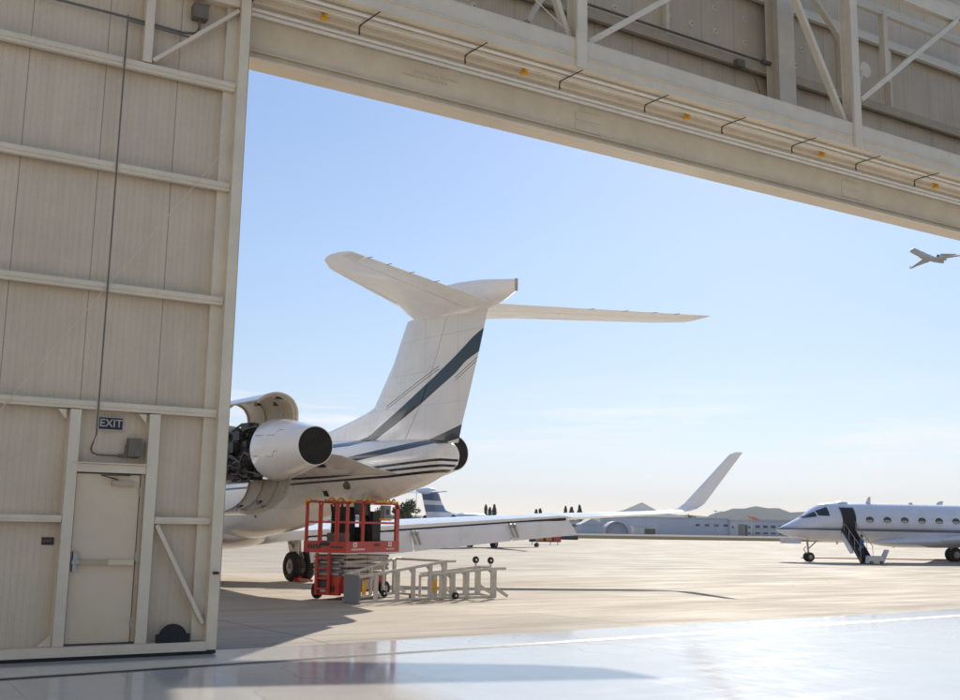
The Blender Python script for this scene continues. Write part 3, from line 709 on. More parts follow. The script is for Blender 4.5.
    # engines on pylons
    for sd in (-1, 1):
        cx, cz, ay = sd*2.4, 3.72, 0
        if st is ST1 and sd > 0: cx, cz, ay = 2.02, 3.80, .45
        oc = open_cowl and sd < 0
        if oc:
            eng = MB().lathe((cx, 4.72, cz), (0, 1, 0), [(.04, .42), (0, .455), (.0, .475), (.25, .52), (.8, .63), (1.4, .73), (1.95, .79), (2.0, .77), (2.0, .5)], 40).build('engine_nacelle', 'white', j, True)
            MB().lathe((cx, 11.2, cz), (0, -1, 0), [(.0, .62), (-.08, .70), (0, .76), (.25, .80), (1.5, .80), (1.5, .55)], 40).build('engine_intake', 'white', eng, True)
            mb = MB(); rnd = random.Random(11)
            mb.lathe((cx, 6.6, cz), (0, 1, 0), [(0, .45), (.4, .52), (.9, .50), (1.3, .60), (1.9, .58), (2.2, .68), (3.2, .70)], 24)
            for i in range(26):
                t = rnd.uniform(1.9, 5.0); a = rnd.uniform(6.8, 9.4); s = rnd.uniform(.08, .22); rr = rnd.uniform(.55, .72)
                c = Vector((cx+rr*math.cos(t), a, cz+rr*math.sin(t))); mb.box(c-Vector((s*.6, s, s*.6)), c+Vector((s*.6, s*.9, s*.6)))
            mb.build('engine_core', 'engine', eng)
            mb = MB()
            for i in range(16):
                t = rnd.uniform(2.0, 4.6); a = rnd.uniform(6.8, 8.0); rr = .72; pts = []
                for kq in range(6): pts.append((cx+rr*math.cos(t), a, cz+rr*math.sin(t))); t += rnd.uniform(-.25, .35); a += rnd.uniform(.1, .35); rr = rnd.uniform(.64, .80)
                mb.tube(pts, rnd.choice((.016, .024, .034)), 6)
            mb.build('engine_pipes', 'engine_pipe', eng, True)
            def door(nm, poly, poly2, a0, a1):
                mb = MB(); t = .05
                def inset(p):
                    o = []
                    for i, q in enumerate(p):
                        d = (Vector(p[min(i+1, len(p)-1)])-Vector(p[max(i-1, 0)])).normalized(); n = Vector((-d.y, d.x)); o.append((q[0]+n.x*t, q[1]+n.y*t))
                    return o
                P0, P1 = poly, poly2; I0, I1 = inset(P0), inset(P1); n = len(P0)
                for (pp0, pp1, mi) in ((P0, P1, 0), (I0, I1, 1)):
                    mb.mi = mi
                    for i in range(n-1): mb.poly([(pp0[i][0], a0, pp0[i][1]), (pp0[i+1][0], a0, pp0[i+1][1]), (pp1[i+1][0], a1, pp1[i+1][1]), (pp1[i][0], a1, pp1[i][1])])
                mb.mi = 1
                for (pp, ii, a) in ((P0, I0, a0), (P1, I1, a1)):
                    for i in range(n-1): mb.poly([(pp[i][0], a, pp[i][1]), (pp[i+1][0], a, pp[i+1][1]), (ii[i+1][0], a, ii[i+1][1]), (ii[i][0], a, ii[i][1])])
                for i in (0, n-1): mb.poly([(P0[i][0], a0, P0[i][1]), (P1[i][0], a1, P1[i][1]), (I1[i][0], a1, I1[i][1]), (I0[i][0], a0, I0[i][1])])
                d = mb.build(nm, ['white', 'cowl_inner'], eng, True, 50)
                # frames across the inside
                for a in (a0+.12, a0+.75, (a0+a1)/2+.3, a1-.15):
                    u = (a-a0)/(a1-a0); L = [((1-u)*p[0]+u*q[0], (1-u)*p[1]+u*q[1]) for p, q in zip(I0, I1)]
                    J = inset(L); mb = MB()
                    for i in range(n-1):
                        for (x, y, z, w) in ((L[i], L[i+1], J[i+1], J[i]),):
                            mb.loft([[(x[0], a-.02, x[1]), (y[0], a-.02, y[1]), (z[0], a-.02, z[1]), (w[0], a-.02, w[1])], [(x[0], a+.02, x[1]), (y[0], a+.02, y[1]), (z[0], a+.02, z[1]), (w[0], a+.02, w[1])]])
                    mb.build('door_frame', 'cowl_inner', d)
                for i, (u, f) in enumerate(((.12, .5), (.3, .35), (.45, .6), (.62, .45), (.85, .55))):
                    k2 = min(n-2, int(f*n)); q = I0[k2]; p = I1[k2]; c = Vector(((1-u)*q[0]+u*p[0], a0+u*(a1-a0), (1-u)*q[1]+u*p[1])); mb = MB(); mb.box(c-Vector((.06, .10, .05)), c+Vector((.06, .10, .05))); mb.build('door_latch', 'dark_steel', d)
            def arcpts(ctrl, n=14):
                out = []
                for i in range(n+1):
                    u = i/n*(len(ctrl)-1); k2 = min(int(u), len(ctrl)-2); t = u-k2
                    p0, p1, p2, p3 = ctrl[max(k2-1, 0)], ctrl[k2], ctrl[k2+1], ctrl[min(k2+2, len(ctrl)-1)]
                    out.append(tuple(.5*((2*p1[c])+(-p0[c]+p2[c])*t+(2*p0[c]-5*p1[c]+4*p2[c]-p3[c])*t*t+(-p0[c]+3*p1[c]-3*p2[c]+p3[c])*t**3) for c in (0, 1)))
                return out
            up0_ = arcpts([(-1.84, 4.46), (-1.86, 4.80), (-2.05, 5.08), (-2.40, 5.20), (-2.75, 5.13), (-3.0, 4.96)])
            dn0 = arcpts([(-1.95, 3.05), (-2.05, 2.65), (-2.30, 2.33), (-2.68, 2.13), (-3.05, 2.05), (-3.35, 2.10)])
            door('cowl_door', up0_, up0_, 6.75, 9.75)
            door('cowl_door', dn0[::-1], [(x+.25, z-.05) for x, z in dn0[::-1]], 6.75, 9.75)
            # hairline panel joints on the aft cowl
            mb = MB()
            for zz in (.30, -.22):
                pts = []
                for a, dz in ((6.55, 0), (5.95, -.02), (5.75, -.03), (5.65, .10), (5.5, .10)):
                    t = (a-4.72); r = .475+(.79-.475)*min(1, (t/1.95))**.85+.008; z = zz+dz; x = -math.sqrt(max(.01, r*r-z*z)); pts.append((cx+x, a, cz+z))
                mb.tube(pts, .007, 5)
            mb.build('panel_joint', 'line', eng)
        else:
            eng = MB().lathe((cx, 4.72+ay, cz), (0, 1, 0), [(.04, .42), (0, .455), (0, .475), (.25, .52), (.8, .63), (1.4, .73), (1.95, .79), (3.5, .82), (5.6, .79), (6.3, .73), (6.45, .66), (6.35, .58), (5.9, .55)], 40).build('engine_nacelle', wing_mat, j, True)
            MB().lathe((cx, 11.0+ay, cz), (0, -1, 0), [(0, .56), (.3, .57), (.31, .02)], 30).build('engine_fan', 'dark_in', eng, True)
            MB().lathe((cx, 10.97+ay, cz), (0, 1, 0), [(0, .735), (.17, .68), (.20, .66), (.19, .64), (.0, .6)], 40).build('intake_lip', 'chrome', eng, True)
        MB().lathe((cx, 4.715+ay, cz), (0, 1, 0), [(0, .455), (.5, .46), (.51, .05)], 36).build('exhaust_nozzle', 'soot', eng, True)
        # pylon
        mb = MB()
        mb.loft([foil((sd*s, le, z), (sd*s, te, z2), (0, 0, 1), t) for s, le, te, z, z2, t in ((abs(cx)-.35, 9.6, 5.6, 3.80, 3.66, .20), (abs(cx)-.9, 9.8, 5.05, 3.72, 3.55, .22), (1.0, 10, 4.25, 3.58, 3.22, .34), (.5, 10.1, 3.9, 3.46, 3.10, .30))]); mb.build('engine_pylon', wing_mat, j, True)
    # landing gear
    if gear:
        for sd in (-1, 1):
            lg = MB(); lg.tube([(sd*2.1, 14.05+ga, 1.55), (sd*2.1, 13.9+ga, .52)], .10, 12, .085); lg.tube([(sd*2.1-.42, 13.9+ga, .50), (sd*2.1+.42, 13.9+ga, .50)], .07, 12)
            lg.tube([(sd*2.1, 14.7+ga, 1.4), (sd*2.1, 13.98+ga, .75)], .06, 10); lg.tube([(sd*2.1, 13.78+ga, .95), (sd*2.1, 13.62+ga, .75), (sd*2.1, 13.80+ga, .56)], .035, 8)
            lg.tube([(sd*1.6, 13.95+ga, 1.4), (sd*2.05, 13.9+ga, .95)], .05, 8)
            mg = lg.build('main_gear', 'strut', j, True)
            mb = MB(); mb.loft([[(sd*2.1-sd*.22, 14.5+ga, 1.62), (sd*2.1-sd*.20, 13.5+ga, 1.6), (sd*2.1-sd*.16, 13.65+ga, .85), (sd*2.1-sd*.16, 14.2+ga, .82)], [(sd*2.1-sd*.25, 14.5+ga, 1.62), (sd*2.1-sd*.23, 13.5+ga, 1.6), (sd*2.1-sd*.19, 13.65+ga, .85), (sd*2.1-sd*.19, 14.2+ga, .82)]]); mb.build('gear_door', wing_mat, mg)
            for o in (-.24, .24): wheel(mg, (sd*2.1+o, 13.9+ga, .48), .48, .30)
        lg = MB(); lg.tube([(0, 27.1, 1.7), (0, 27.0, .32)], .075, 12, .06); lg.tube([(0, 26.1, 1.55), (0, 26.95, .85)], .04, 8); lg.tube([(-.2, 27, .30), (.2, 27, .30)], .05, 10); lg.tube([(0, 27.2, .95), (0, 27.34, .75), (0, 27.15, .5)], .03, 8)
        ng = lg.build('nose_gear', 'strut', j, True)
        for o in (-.17, .17): wheel(ng, (o, 27.0, .29), .29, .20)
        if detail:
            MB().box((-.42, 27.75, 1.12), (-.38, 28.75, 1.46)).build('gear_door', wing_mat, ng); MB().box((.38, 27.75, 1.12), (.42, 28.75, 1.46)).build('gear_door', wing_mat, ng)
    if detail:
        # cabin windows
        ww = [23.05-.98*i for i in range(1, 9)] if st is ST2 else [22.3-.98*i for i in range(8)]
        if st is ST2: ww = [23.28-1.265*i for i in range(8)]
        for sd in (-1, 1):
            for a in ww:
                z = 2.70 if st is ST2 else 2.85
                p, n = surf(S2, a, z, sd, .0)
                t1 = Vector((0, 1, 0)); t2 = n.cross(t1).normalized()
                def oval(rx, rz, off, m=24): return [p+n*off+t1*rx*math.cos(2*math.pi*i/m)+t2*rz*math.sin(2*math.pi*i/m) for i in range(m)]
                f = MB().loft([oval(.37, .27, -.03), oval(.37, .27, .016), oval(.29, .20, .018), oval(.27, .19, -.03)]).build('cabin_window', 'rail' if st is ST2 else wing_mat, j, True)
                MB().loft([oval(.285, .197, -.028), oval(.285, .197, .006)]).build('window_pane', 'glass', f)
                if st is ST2: MB().loft([[p+n*o+t1*x+t2*y for x, y in ((-.20, .02), (.20, .02), (.17, .11), (.08, .165), (-.08, .165), (-.17, .11))] for o in (-.02, .010)]).build('pane_glint', 'dim_white', f)  # pale patch on the pane stands in for a glint in the glass
        # cockpit panes
        for sd in (-1, 1):
            for (a0, a1, zb0, zb1, zt0, zt1) in ((26.05, 26.75, 2.88, 2.90, 3.46, 3.20), (26.83, 27.55, 2.84, 2.72, 3.14, 2.80)) if st is ST2 else ((25.9, 26.6, 2.8, 2.8, 3.2, 3.2), (26.7, 27.3, 2.75, 2.75, 3.1, 2.95)):
                patch(S2, a0, a1, (zb0, zb1), (zt0, zt1), sd, .016).build('cockpit_window', 'glass', j, True)
        for a, h in ((22.6, .42), (19.5, .12)):
            zt = at_station(S2, a)[2]; MB().loft([foil((0, a+.2, zt-.03), (0, a-.2, zt-.03), (1, 0, 0), .02), foil((0, a-.05, zt+h), (0, a-.22, zt+h), (1, 0, 0), .015)]).build('antenna', wing_mat, j, True)
        mb = MB(); mb.lathe((0, 24.6, at_station(S2, 24.6)[2]-.12), (0, 0, 1), [(0, .5), (.16, .42), (.22, .2), (.23, .01)], 20); mb.build('antenna_dome', wing_mat, j, True)
        zb = at_station(S2, 21)[1]; MB().loft([foil((0, 21.2, zb+.03), (0, 20.9, zb+.03), (1, 0, 0), .02), foil((0, 20.9, zb-.32), (0, 20.75, zb-.32), (1, 0, 0), .015)]).build('antenna', wing_mat, j, True)
        MB().box((-.03, 24.9, at_station(S2, 24.9)[1]-.16), (.03, 25.0, at_station(S2, 24.9)[1]+.05)).build('drain_mast', wing_mat, j)
    if open_cowl:
        # vents and service panels on the tail side
        for a, z, s in ((6.9, 3.36, .14), (7.15, 2.66, .13), (11.0, 2.05, .05)):
            p, n = surf(S2, a, z, -1, 0); t1 = Vector((0, 1, 0)); t2 = n.cross(t1)
            MB().loft([[p+n*o+t1*s*u+t2*s*.55*v for u, v in ((-1, -1), (1, -1.2), (1, 1), (-1, 1.2))] for o in (-.02, .006)]).build('vent_panel', 'dark_in', j)
        MB().loft([[(-1.45, 6.3, 3.40), (-1.25, 6.25, 3.36), (-1.2, 6.65, 3.36), (-1.42, 6.7, 3.40)], [(-1.45, 6.3, 3.34), (-1.25, 6.25, 3.30), (-1.2, 6.65, 3.30), (-1.42, 6.7, 3.34)]]).build('vent_panel', 'dark_in', j)
        p, n = surf(S2, 6.1, 2.86, -1, 0)
        MB().disc(p-n*.02, n, .12, .10, 18, .08).build('drain_cap', 'box_grey', j)
        MB().tube([(-.15, 5.35, 3.96), (-.22, 4.2, 3.86), (-.22, 2.3, 3.80)], .012, 6).build('fin_joint', 'line', j)
        MB().box((-.135, 3.9, 5.62), (-.11, 4.15, 5.66)).build('tail_lamp', 'tan', j)
    if airstair:
        # open cabin door with folding stair
        a0, a1, z0, z1 = 24.25, 25.20, 1.85, 3.42
        mo = patch(S2, a0, a1, (z0, z0), (z1, z1), -1, .014, 8, 10); mo.build('door_opening', 'dark_in', j, True)
        mo = patch(S2, a0-.06, a1+.06, (z0-.06, z0-.06), (z1+.06, z1+.06), -1, .008, 8, 10); mo.build('door_surround', 'chrome', j, True)
        inv = (Matrix.Translation(loc) @ Matrix.Rotation(rz, 4, 'Z')).inverted()
        st_ = MB(); b0 = Vector((-1.12, 24.75, 1.98)); b1 = inv @ far(65.6, 866.5); b1.z = .06
        d = b1-b0; side = d.cross(Vector((0, 0, 1))).normalized()
        for s in (-.36, .36): st_.bar(b0+side*s, b1+side*s, .05, .22)
        for i in range(8):
            p = b0+d*(i+.5)/8; st_.bar(p-side*.36, p+side*.36, .24, .03)
        st_.loft([[b0-side*.36-Vector((0, 0, .12)), b0+side*.36-Vector((0, 0, .12)), b1+side*.36-Vector((0, 0, .02)), b1-side*.36-Vector((0, 0, .02))], [b0-side*.36-Vector((0, 0, .15)), b0+side*.36-Vector((0, 0, .15)), b1+side*.36-Vector((0, 0, .05)), b1-side*.36-Vector((0, 0, .05))]])
        sa = st_.build('airstair', 'stair', j)
        mb = MB(); 
        for s in (-.38, .38):
            mb.tube([b0+side*s+Vector((0, 0, .6)), b1+side*s+Vector((0, 0, .95))], .02, 8)
            for t in (.05, .35, .65, .97): p = b0+d*t+side*s; mb.tube([p, p+Vector((0, 0, .6+.35*t))], .016, 6)
        mb.build('handrail', 'galv', sa)
        mb = MB(); mb.loft([[b0+side*.42+Vector((0, 0, -.1)), b0+side*.42+Vector((0, 0, -.55)), b0+d*.45+side*.42+Vector((0, 0, -.55)), b0+d*.62+side*.42+Vector((0, 0, -.18)), b0+d*.55+side*.42], [b0+side*.48+Vector((0, 0, -.1)), b0+side*.48+Vector((0, 0, -.55)), b0+d*.45+side*.48+Vector((0, 0, -.55)), b0+d*.62+side*.48+Vector((0, 0, -.18)), b0+d*.55+side*.48]])
        mb.build('door_shell', 'white_cool', sa)
    return j

NAVY, GREYB, TEAL = (.018, .022, .034), (.035, .035, .042), (.012, .026, .040)
def lin(pts, d): return [(a, z+d) for a, z in pts]
s2c = [(1.2, 3.335), (4.34, 3.19), (6.8, 3.09), (8.5, 3.07), (15, 3.0), (29, 2.9)]
s3c = [(1.2, 3.235), (4.33, 3.05), (8.5, 2.93), (15, 2.8), (29, 2.7)]
s1c = [(1.2, 3.475), (4.77, 3.29), (8, 3.2)]
gray_lo = [(1.9, 3.94), (3.37, 3.73), (4.7, 3.58), (6.0, 3.44), (6.6, 3.4)]; gray_hi = [(1.9, 4.27), (3.37, 3.90), (4.71, 3.75), (6.2, 3.58), (6.7, 3.55)]
blue_lo = [(1.2, 5.98), (1.91, 5.71), (2.28, 5.46), (2.92, 5.16), (3.59, 4.84), (4.57, 4.42), (5.6, 4.03), (6.4, 3.90), (7.6, 3.86)]
blue_hi = [(1.1, 6.50), (1.6, 6.28), (2.3, 5.86), (3.07, 5.46), (3.74, 5.14), (4.9, 4.60), (5.9, 4.17), (6.6, 4.03), (7.6, 3.98)]
def pin(d): return [(2.9, 5.58+d), (5.3, 4.72+d)]
def pin2(d): return [(1.1, 5.86+d), (2.6, 5.10+d)]
bands = [(lin(s2c, -.03), lin(s2c, .03), NAVY, 0, 30), (lin(s3c, -.03), lin(s3c, .03), NAVY, 0, 30), (lin(s1c, -.03), lin(s1c, .03), NAVY, 0, 8)]
FIN_B = [(gray_lo, gray_hi, GREYB, 1, 6.7), (blue_lo, blue_hi, TEAL, 1, 7.6)]
PIN_B = [(pin(d), pin(d+.018), GREYB, 2.9, 5.2) for d in (.03, .10)]+[(pin2(d), pin2(d+.018), GREYB, 1.0, 2.3) for d in (.02, .09)]
MT['jet_fuse'] = striped('striped_fuselage', (.86, .85, .83), bands+FIN_B)
MT['jet_fin'] = striped('striped_fin', (.86, .85, .83), FIN_B+PIN_B)
jet1 = make_jet('business_jet', (12.62, 19.4, GZ), R(6), 'white business jet with teal tail stripe and open engine cowls behind the red lift', 'jet', ST1, 'jet_fuse', 'jet_fin', 'white', open_cowl=True, flaps=True, group=None)

# second jet: nose gear and main gear placed on the apron
b2 = [([(0, 1.92), (15, 1.93), (29.5, 2.0)], [(0, 2.12), (15, 2.13), (29.5, 2.12)], (.17, .17, .20), 0, 30), ([(0, 2.15), (15, 2.16), (29.5, 2.175)], [(0, 2.19), (15, 2.20), (29.5, 2.20)], (.30, .31, .36), 0, 30)]
MT['jet2_fuse'] = striped('grey_striped_fuselage', (.74, .76, .83), b2)
NG = far(69, 808); fdir = Vector((math.sin(R(-72)), math.cos(R(-72)), 0)); rz2 = math.atan2(-fdir.x, fdir.y)
make_jet('business_jet', NG-fdir*27.0, rz2, 'pale blue-grey business jet with oval windows and lowered airstair at the right', 'jet', ST2, 'jet2_fuse', 'white_cool', 'white_cool', 1.0, airstair=True, ga=.9)
# distant blue-tailed jet
p3 = far(90, 415); d3 = (R0*math.cos(R(52))+F0*math.sin(R(52))); 
MT['banded_fin'] = striped('blue_banded_fin', (.66, .69, .76), [([(0, 6.1), (30, 5.6)], [(0, 7.99), (30, 7.99)], (.05, .10, .22), 0, 30), ([(0, 4.6), (30, 4.6)], [(0, 5.5), (30, 5.5)], (.10, .16, .28), 0, 30)])
make_jet('business_jet', p3, math.atan2(-d3.x, d3.y), 'small distant jet with a blue and white banded tail, beyond the white jet wing', 'jet', ST1, 'white_cool', 'banded_fin', 'white_cool', .66, detail=False)
# jet in the air
def fly_jet():
    c = Vector((345.04, 246.03, 104.04))
    j = make_jet('flying_jet', (0, 0, 0), 0, 'small twin-engine jet flying in the sky below the hangar header', 'jet', ST1, 'flyer', 'flyer', 'flyer', 1, detail=False, gear=False)
    D = (c-Vector((0, 0, EYE))).length; px = FPX/D
    V = (c-Vector((0, 0, EYE))).normalized()
    ri = V.cross(Vector((0, 0, 1))).normalized(); ui = ri.cross(V)
    B = -V
    f = (ri*-.5+ui*.30+B*.81).normalized(); sp = ri*-.87+ui*-.16+B*-.48
    sp = (sp-f*sp.dot(f)).normalized(); u = sp.cross(f)
    m = Matrix((sp, f, u)).transposed().to_4x4()
    k = .85
    m2 = Matrix.Translation(c) @ m @ Matrix.Scale(k, 4) @ Matrix.Translation((0, -13.5, -2.2))
    j.matrix_world = m2
    return j
fly_jet()

# ================================================================== SCISSOR LIFT
lx, ly = Vector((.828, .559, 0)), Vector((-.559, .828, 0))
lift = empty('scissor_lift', (11.30, 24.92, -.165), math.atan2(.559, .828), 'red scissor lift with raised guardrails under the jet tail', 'scissor lift')
L2, W2 = 1.29, .61
mb = MB(); mb.box((-1.02, -.40, .16), (1.02, .40, .52)); mb.box((-1.14, -.34, .12), (-1.02, .34, .60)); mb.box((1.02, -.34, .12), (1.14, .34, .56)); ch = mb.build('chassis', 'red', lift)
mb = MB(); mb.box((-1.16, -.10, .30), (-1.141, .22, .52)); mb.box((-1.16, -.22, .22), (-1.141, -.13, .34)); mb.build('battery_hatch', 'dark_steel', ch)
mb = MB(); mb.box((-1.165, .02, .20), (-1.142, .16, .28)); mb.build('label_plate', 'sign_white', ch)
for i, (x0, x1) in enumerate(((-.75, -.35), (-.2, .25), (.4, .8))):
    mb = MB(); mb.box((x0, -.425, .22), (x1, -.402, .46)); mb.build('side_tray', 'red' if i != 1 else 'cream', ch)
for x in (-.78, .78):
    for y in (-.50, .50):
        wheel(lift, (x, y, .205), .205, .14, (0, 1, 0))
# folded scissor arms
mb = MB()
for k in range(5):
    z = .60+.105*k; s = 1 if k % 2 else -1
    for y in (-.42, .42):
        mb.bar((-1.0, y, z-.02*s), (1.0, y, z+.02*s), .06, .075)
    for x in (-1.0, 0, 1.0): mb.tube([(x, -.47, z), (x, .47, z)], .035, 10)
mb.build('scissor_arms', 'cream', lift)
mb = MB()
for z in (.62, .76, .90): mb.tube([(-1.12, -.34, z), (-1.12, .34, z)], .055, 10); mb.tube([(-1.06, -.38, z+.06), (-1.06, .38, z+.06)], .045, 10)
mb.build('arm_bearing', 'galv', lift)
mb = MB()
for y in (-.10, .25): mb.bar((-1.22, y, .14), (-1.22, y, 1.12), .07, .05, (1, 0, 0))
for k in range(4): mb.bar((-1.22, -.10, .28+.24*k), (-1.22, .25, .28+.24*k), .05, .045)
mb.build('entry_ladder', 'red', lift)
# platform
mb = MB(); mb.box((-L2, -W2, 1.13), (L2, W2, 1.17)); mb.box((-L2, -W2, 1.17), (L2, -W2+.03, 1.40)); mb.box((-L2, W2-.03, 1.17), (L2, W2, 1.40)); mb.box((-L2, -W2+.03, 1.17), (-L2+.03, W2-.03, 1.40)); mb.box((L2-.03, -W2+.03, 1.17), (L2, W2-.03, 1.40))
pf = mb.build('platform', 'red', lift)
def deco(u0, u1, z0, z1, mat, side='s'):
    m_ = MB()
    if side == 's': m_.box((u0, -W2-.004, z0), (u1, -W2-.0005, z1))
    else: m_.box((-L2-.004, u0, z0), (-L2-.0005, u1, z1))
    return m_.build('decal', mat, pf)
for u in (-.98, .72): deco(u, u+.17, 1.27, 1.38, 'sign_white'); 
for u in (-.95, .75):
    MB().box((u+.03, -W2-.006, 1.30), (u+.08, -W2-.0045, 1.35)).build('decal', 'dark_steel', pf)
for k in range(9): deco(-1.05+k*.07, -1.05+k*.07+.045, 1.19, 1.235, 'sign_white')
for k in range(4): deco(.0+k*.08, .0+k*.08+.055, 1.28, 1.35, 'black_sign')
for k in range(7): deco(.62+k*.06, .62+k*.06+.035, 1.19, 1.225, 'sign_white')
deco(-.14, .14, 1.29, 1.38, 'black_sign', 'e')
for k in range(5): deco(-.50+k*.07, -.50+k*.07+.05, 1.24, 1.29, 'dark_steel', 'e')
for k in range(5): deco(.12+k*.08, .12+k*.08+.06, 1.22, 1.33, 'dark_steel', 'e')
# guardrails, rounded tops
def guard(pts, zt=2.36):
    mb = MB()
    for p, q in zip(pts, pts[1:]):
        p, q = Vector(p), Vector(q); d = (q-p).normalized()
        path = [p+Vector((0, 0, 1.40)), p+Vector((0, 0, zt-.10)), p+d*.03+Vector((0, 0, zt-.03)), p+d*.10+Vector((0, 0, zt)), q-d*.10+Vector((0, 0, zt)), q-d*.03+Vector((0, 0, zt-.03)), q+Vector((0, 0, zt-.10)), q+Vector((0, 0, 1.40))]
        mb.tube(path, .030, 8); mb.bar(p+Vector((0, 0, 1.86)), q+Vector((0, 0, 1.86)), .035, .05)
    return mb.build('guardrail', 'red', lift, True)
e = .03
guard([(-L2+e, W2-e, 0), (-L2+e, .20, 0)]); guard([(-L2+e, .14, 0), (-L2+e, -.28, 0)]); guard([(-L2+e, -.34, 0), (-L2+e, -W2+e, 0)])
guard([(-L2+e+.05, -W2+e, 0), (-.55, -W2+e, 0)]); guard([(-.48, -W2+e, 0), (L2-e, -W2+e, 0)]); guard([(L2-e, -W2+e+.05, 0), (L2-e, W2-e, 0)]); guard([(-L2+e+.05, W2-e, 0), (.0, W2-e, 0)]); guard([(.06, W2-e, 0), (L2-e, W2-e, 0)])
MB().box((L2-.20, -W2+.0, 1.40), (L2-.02, -W2+.05, 2.22)).build('guard_panel', 'red', lift)
for x0, x1 in ((-1.20, -.95), (.05, .75), (.85, 1.2)):
    mb = MB(); mb.bar((x0, -W2+e, 2.385), (x1, -W2+e, 2.395), .07, .045); mb.build('rail_tape', 'yellow', lift)
mb = MB(); mb.bar((-L2+e, W2-.05, 2.37), (-L2+e, W2-.15, 2.40), .07, .05); mb.bar((-L2+.02, W2+.0, 2.28), (-L2+.02, W2+.01, 2.38), .05, .05)
mb.build('rail_tape', 'yellow', lift)
cb = MB().box((.30, -W2-.10, 1.98), (.62, -W2+.02, 2.30)).build('control_box', 'stand_panel', lift)
MB().box((.28, -W2-.12, 1.92), (.64, -W2+.03, 1.98)).build('box_trim', 'yellow', cb)
MB().box((.40, -W2-.11, 2.08), (.54, -W2-.101, 2.2)).build('box_screen', 'black_sign', cb)
for q0, q1, mt in (((-.35, .05, 1.171), (.15, .45, 2.25), 'dark_in'), ((.3, .1, 1.171), (.9, .5, 1.75), 'dark_in'), ((.35, -.35, 1.171), (.75, .0, 2.15), 'engine'), ((-.9, -.2, 1.171), (-.5, .2, 1.6), 'box_grey'), ((-.1, -.3, 2.05), (.28, -.05, 2.42), 'engine_pipe')):
    mb = MB(); mb.box(q0, q1)
    for k in range(3):
        zz = q0[2]+(q1[2]-q0[2])*(.25+.25*k); mb.box((q0[0]-.012, q0[1]-.012, zz), (q1[0]+.012, q1[1]+.012, zz+.02))
    mb.build('tool_case', mt, lift)
for x0, y0, x1, y1 in ((-.5, -.56, .1, -.5), (.35, -.6, 1.2, -.5), (-.6, .5, .2, .4)):
    pts = [(x0+(x1-x0)*t/8, y0+(y1-y0)*t/8, 2.43+.05*math.sin(t*1.7+x0*5)) for t in range(9)]
    MB().tube(pts, .024, 7).build('strap', 'yellow', lift, True)
mb = MB()
for x0, y0 in ((-.9, -.2), (-.6, .3), (.2, -.3)):
    mb.tube([(x0, y0, 2.3), (x0+.1, y0, 2.0), (x0+.2, y0+.05, 1.6), (x0+.1, y0, 1.2)], .03, 7)
mb.build('hose', 'black_rubber', lift, True)
# red tow bar of the main gear just left of the lift
mb = MB(); p_, q_ = far(35.2, 299), far(33.6, 314); mb.bar((p_.x, p_.y, GZ+.10), (q_.x, q_.y, GZ+.12), .06, .07); mb.box((p_.x-.12, p_.y-.1, GZ+.01), (p_.x+.12, p_.y+.1, GZ+.16))
tag(mb.build('tow_bar', 'red'), 'low red tow bar lying between the lift and the main wheels', 'tow bar')

